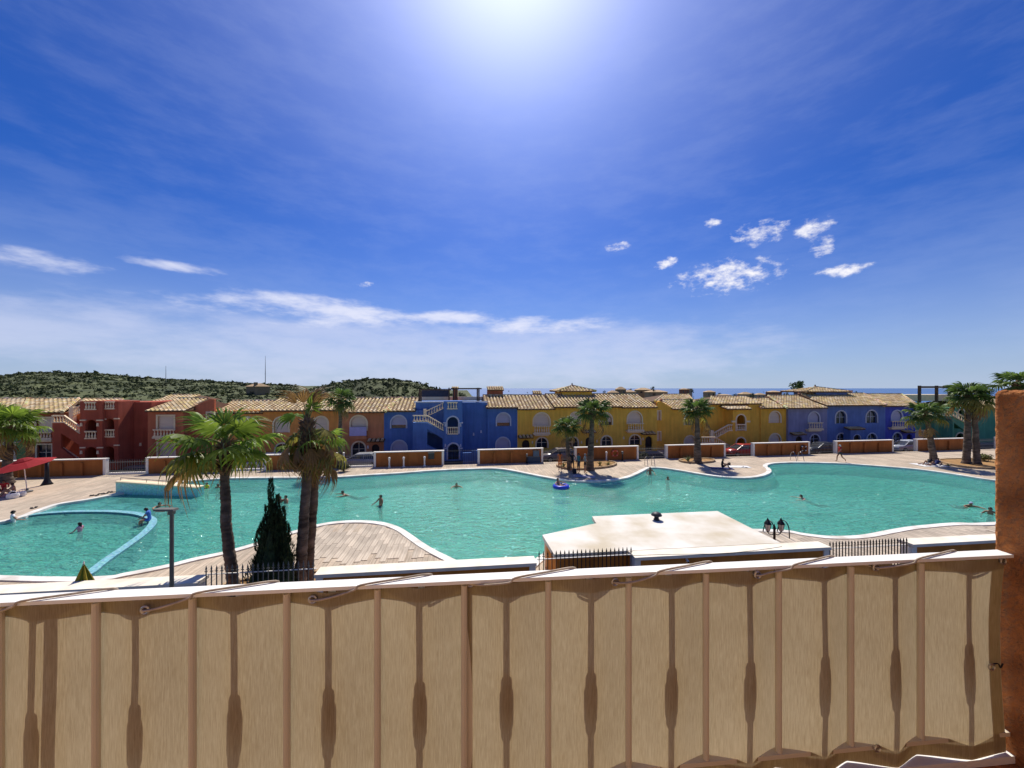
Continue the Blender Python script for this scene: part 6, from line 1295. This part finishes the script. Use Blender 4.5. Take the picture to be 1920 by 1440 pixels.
def hill_villa():
    Y = max((q for q in range(120, 400, 5) if terrain_z((470 - HX) / F * q, q) < CAMZ - 13.5 / F * q), default=200); c = at(470, 742, Y); c.z = terrain_z(c.x, Y) - .6; print('villa', Y)
    e = empty('stone_villa', c, R(-25), 'grey stone villa with arched porch on the scrub hill', 'house'); w = 33 / F * Y * .85; H = 16 / F * Y + .6; arcs = [[(k * w * .16 + x * w / 12, z * H / 6.5) for x, z in ((-.7, .3), (.7, .3), (.7, 2.6), (.35, 3.2), (-.35, 3.2), (-.7, 2.6))] for k in range(3)]
    m = MB(); m.prism([(-w / 2, 0), (w / 2, 0), (w / 2, H), (-w / 2, H)], arcs, 0, .4); m.box((-w / 2, .4, 0), (-w / 2 + .4, 9, H)); m.box((w / 2 - .4, .4, 0), (w / 2, 9, H)); m.box((-w / 2 + .4, 2.5, 0), (w / 2 - .4, 9, H)); m.build('wall', STONE, e)
    m = MB(); m.add([(-w / 2 - .5, -.5, H), (w / 2 + .5, -.5, H), (w / 2 + .5, 9.5, H), (-w / 2 - .5, 9.5, H), (-3, 4.5, H + 2), (3, 4.5, H + 2)], [(0, 1, 5, 4), (1, 2, 5), (2, 3, 4, 5), (3, 0, 4)]); m.build('roof', mat('far_tile', (.48, .33, .18)), e); m = MB(); m.box((w / 2 - 2.4, .41, H), (w / 2 - .8, 2, H + 2.6)); m.build('chimney', STONE, e)
hill_villa()
def mast(x, y0, y1, Y, label):
    p = at(x, y1, Y); h = at(x, y0, Y).z - p.z; e = empty('antenna_mast', p, 0, label, 'mast', 'antenna masts on the hill'); m = MB(); m.lathe([(.32, 0), (.26, h * .5), (.1, h)], 6); m.build('pole', IRON, e); m = MB(); m.bar((-.7, 0, h * .42), (.7, 0, h * .42), .14); m.build('crossarm', IRON, e)
mast(497.5, 667, 726, 330, 'tall thin antenna mast above the hill villa'); mast(311, 686, 748, 330, 'thinner antenna mast standing left of the hill villa')
TREEM = mat('far_tree', (.025, .04, .016), .8, .4, .4, c2=(.06, .075, .03)); TREEB = mat('far_tree_bright', (.06, .10, .02), .8, .4, .8, c2=(.12, .17, .04))
def tree(x, yt, yb, Y, wpx, label, m_=TREEM, seed=1, n=700):
    p = at(x, yb, Y); zt = at(x, yt, Y).z; g = min(terrain_z(p.x, Y), zt - 1.5); p.z = g; h = zt - g; r = wpx / 2 / F * Y; rng = random.Random(seed); e = empty('tree', p, 0, label, 'tree', 'trees behind the roofs')
    m = MB(); m.tube([(0, 0, 0), (.1 * r, 0, h * .5), (0, 0, h * .85)], [r * .14, r * .09, .03], 7)
    for k in range(4): a = k * 1.7; m.tube([(0, 0, h * .45), (math.cos(a) * r * .6, math.sin(a) * r * .6, h * .75)], [r * .06, .02], 5)
    m.build('trunk', BOOT, e); m = MB()
    for k in range(10): a = k * 2.4; q = r * .62 * (k % 5) / 4; cz = h - r * .35 - (k % 3) * min(h, 2 * r) * .22; leaf_blob(m, (math.cos(a) * q, math.sin(a) * q, cz - q * .35), r * rng.uniform(.3, .5), n // 10, r * .11, rng, .85)
    m.build('crown', m_, e)
for i, a in enumerate(((1500, 713, 745, 95, 34, 'bright green tree rising behind the periwinkle house', TREEB), (1225, 724, 742, 200, 12, 'dark round tree among the sand villas'), (1134, 732, 745, 180, 9, 'small dark tree right of the yellow lantern room'), (1183, 728, 742, 220, 8, 'small pointed dark tree between the stone villas'), (1299, 730, 744, 170, 8, 'small round tree right of the brick red house'), (1350, 736, 746, 240, 22, 'dark low tree mass right of the middle palm'), (1380, 737, 746, 250, 24, 'dark tree left of the distant sand villa'), (1412, 736, 746, 230, 14, 'dark thin tree left of the brick house'), (1475, 735, 746, 170, 22, 'dark tree between brick house and bright tree'), (1606, 733, 742, 120, 6, 'tiny dark tree top right of the blue lantern room'), (1165, 736, 746, 150, 12, 'dark shrub tree below the tall stone villa'), (1250, 737, 746, 160, 16, 'low dark tree below the wide sand villa'), (954, 732, 744, 130, 3.4, 'thin dark cypress right of the blue house chimney'), (989, 735, 744, 130, 3.4, 'thin dark cypress left of the small yellow house chimney'), (1432, 734, 748, 110, 2.6, 'left of two thin cypresses behind the deep yellow roof'), (1438, 733.5, 748, 110, 2.6, 'right of two thin cypresses behind the deep yellow roof'))): tree(*a[:6], m_=a[6] if len(a) > 6 else TREEM, seed=i + 3, n=900 if i == 0 else 300)
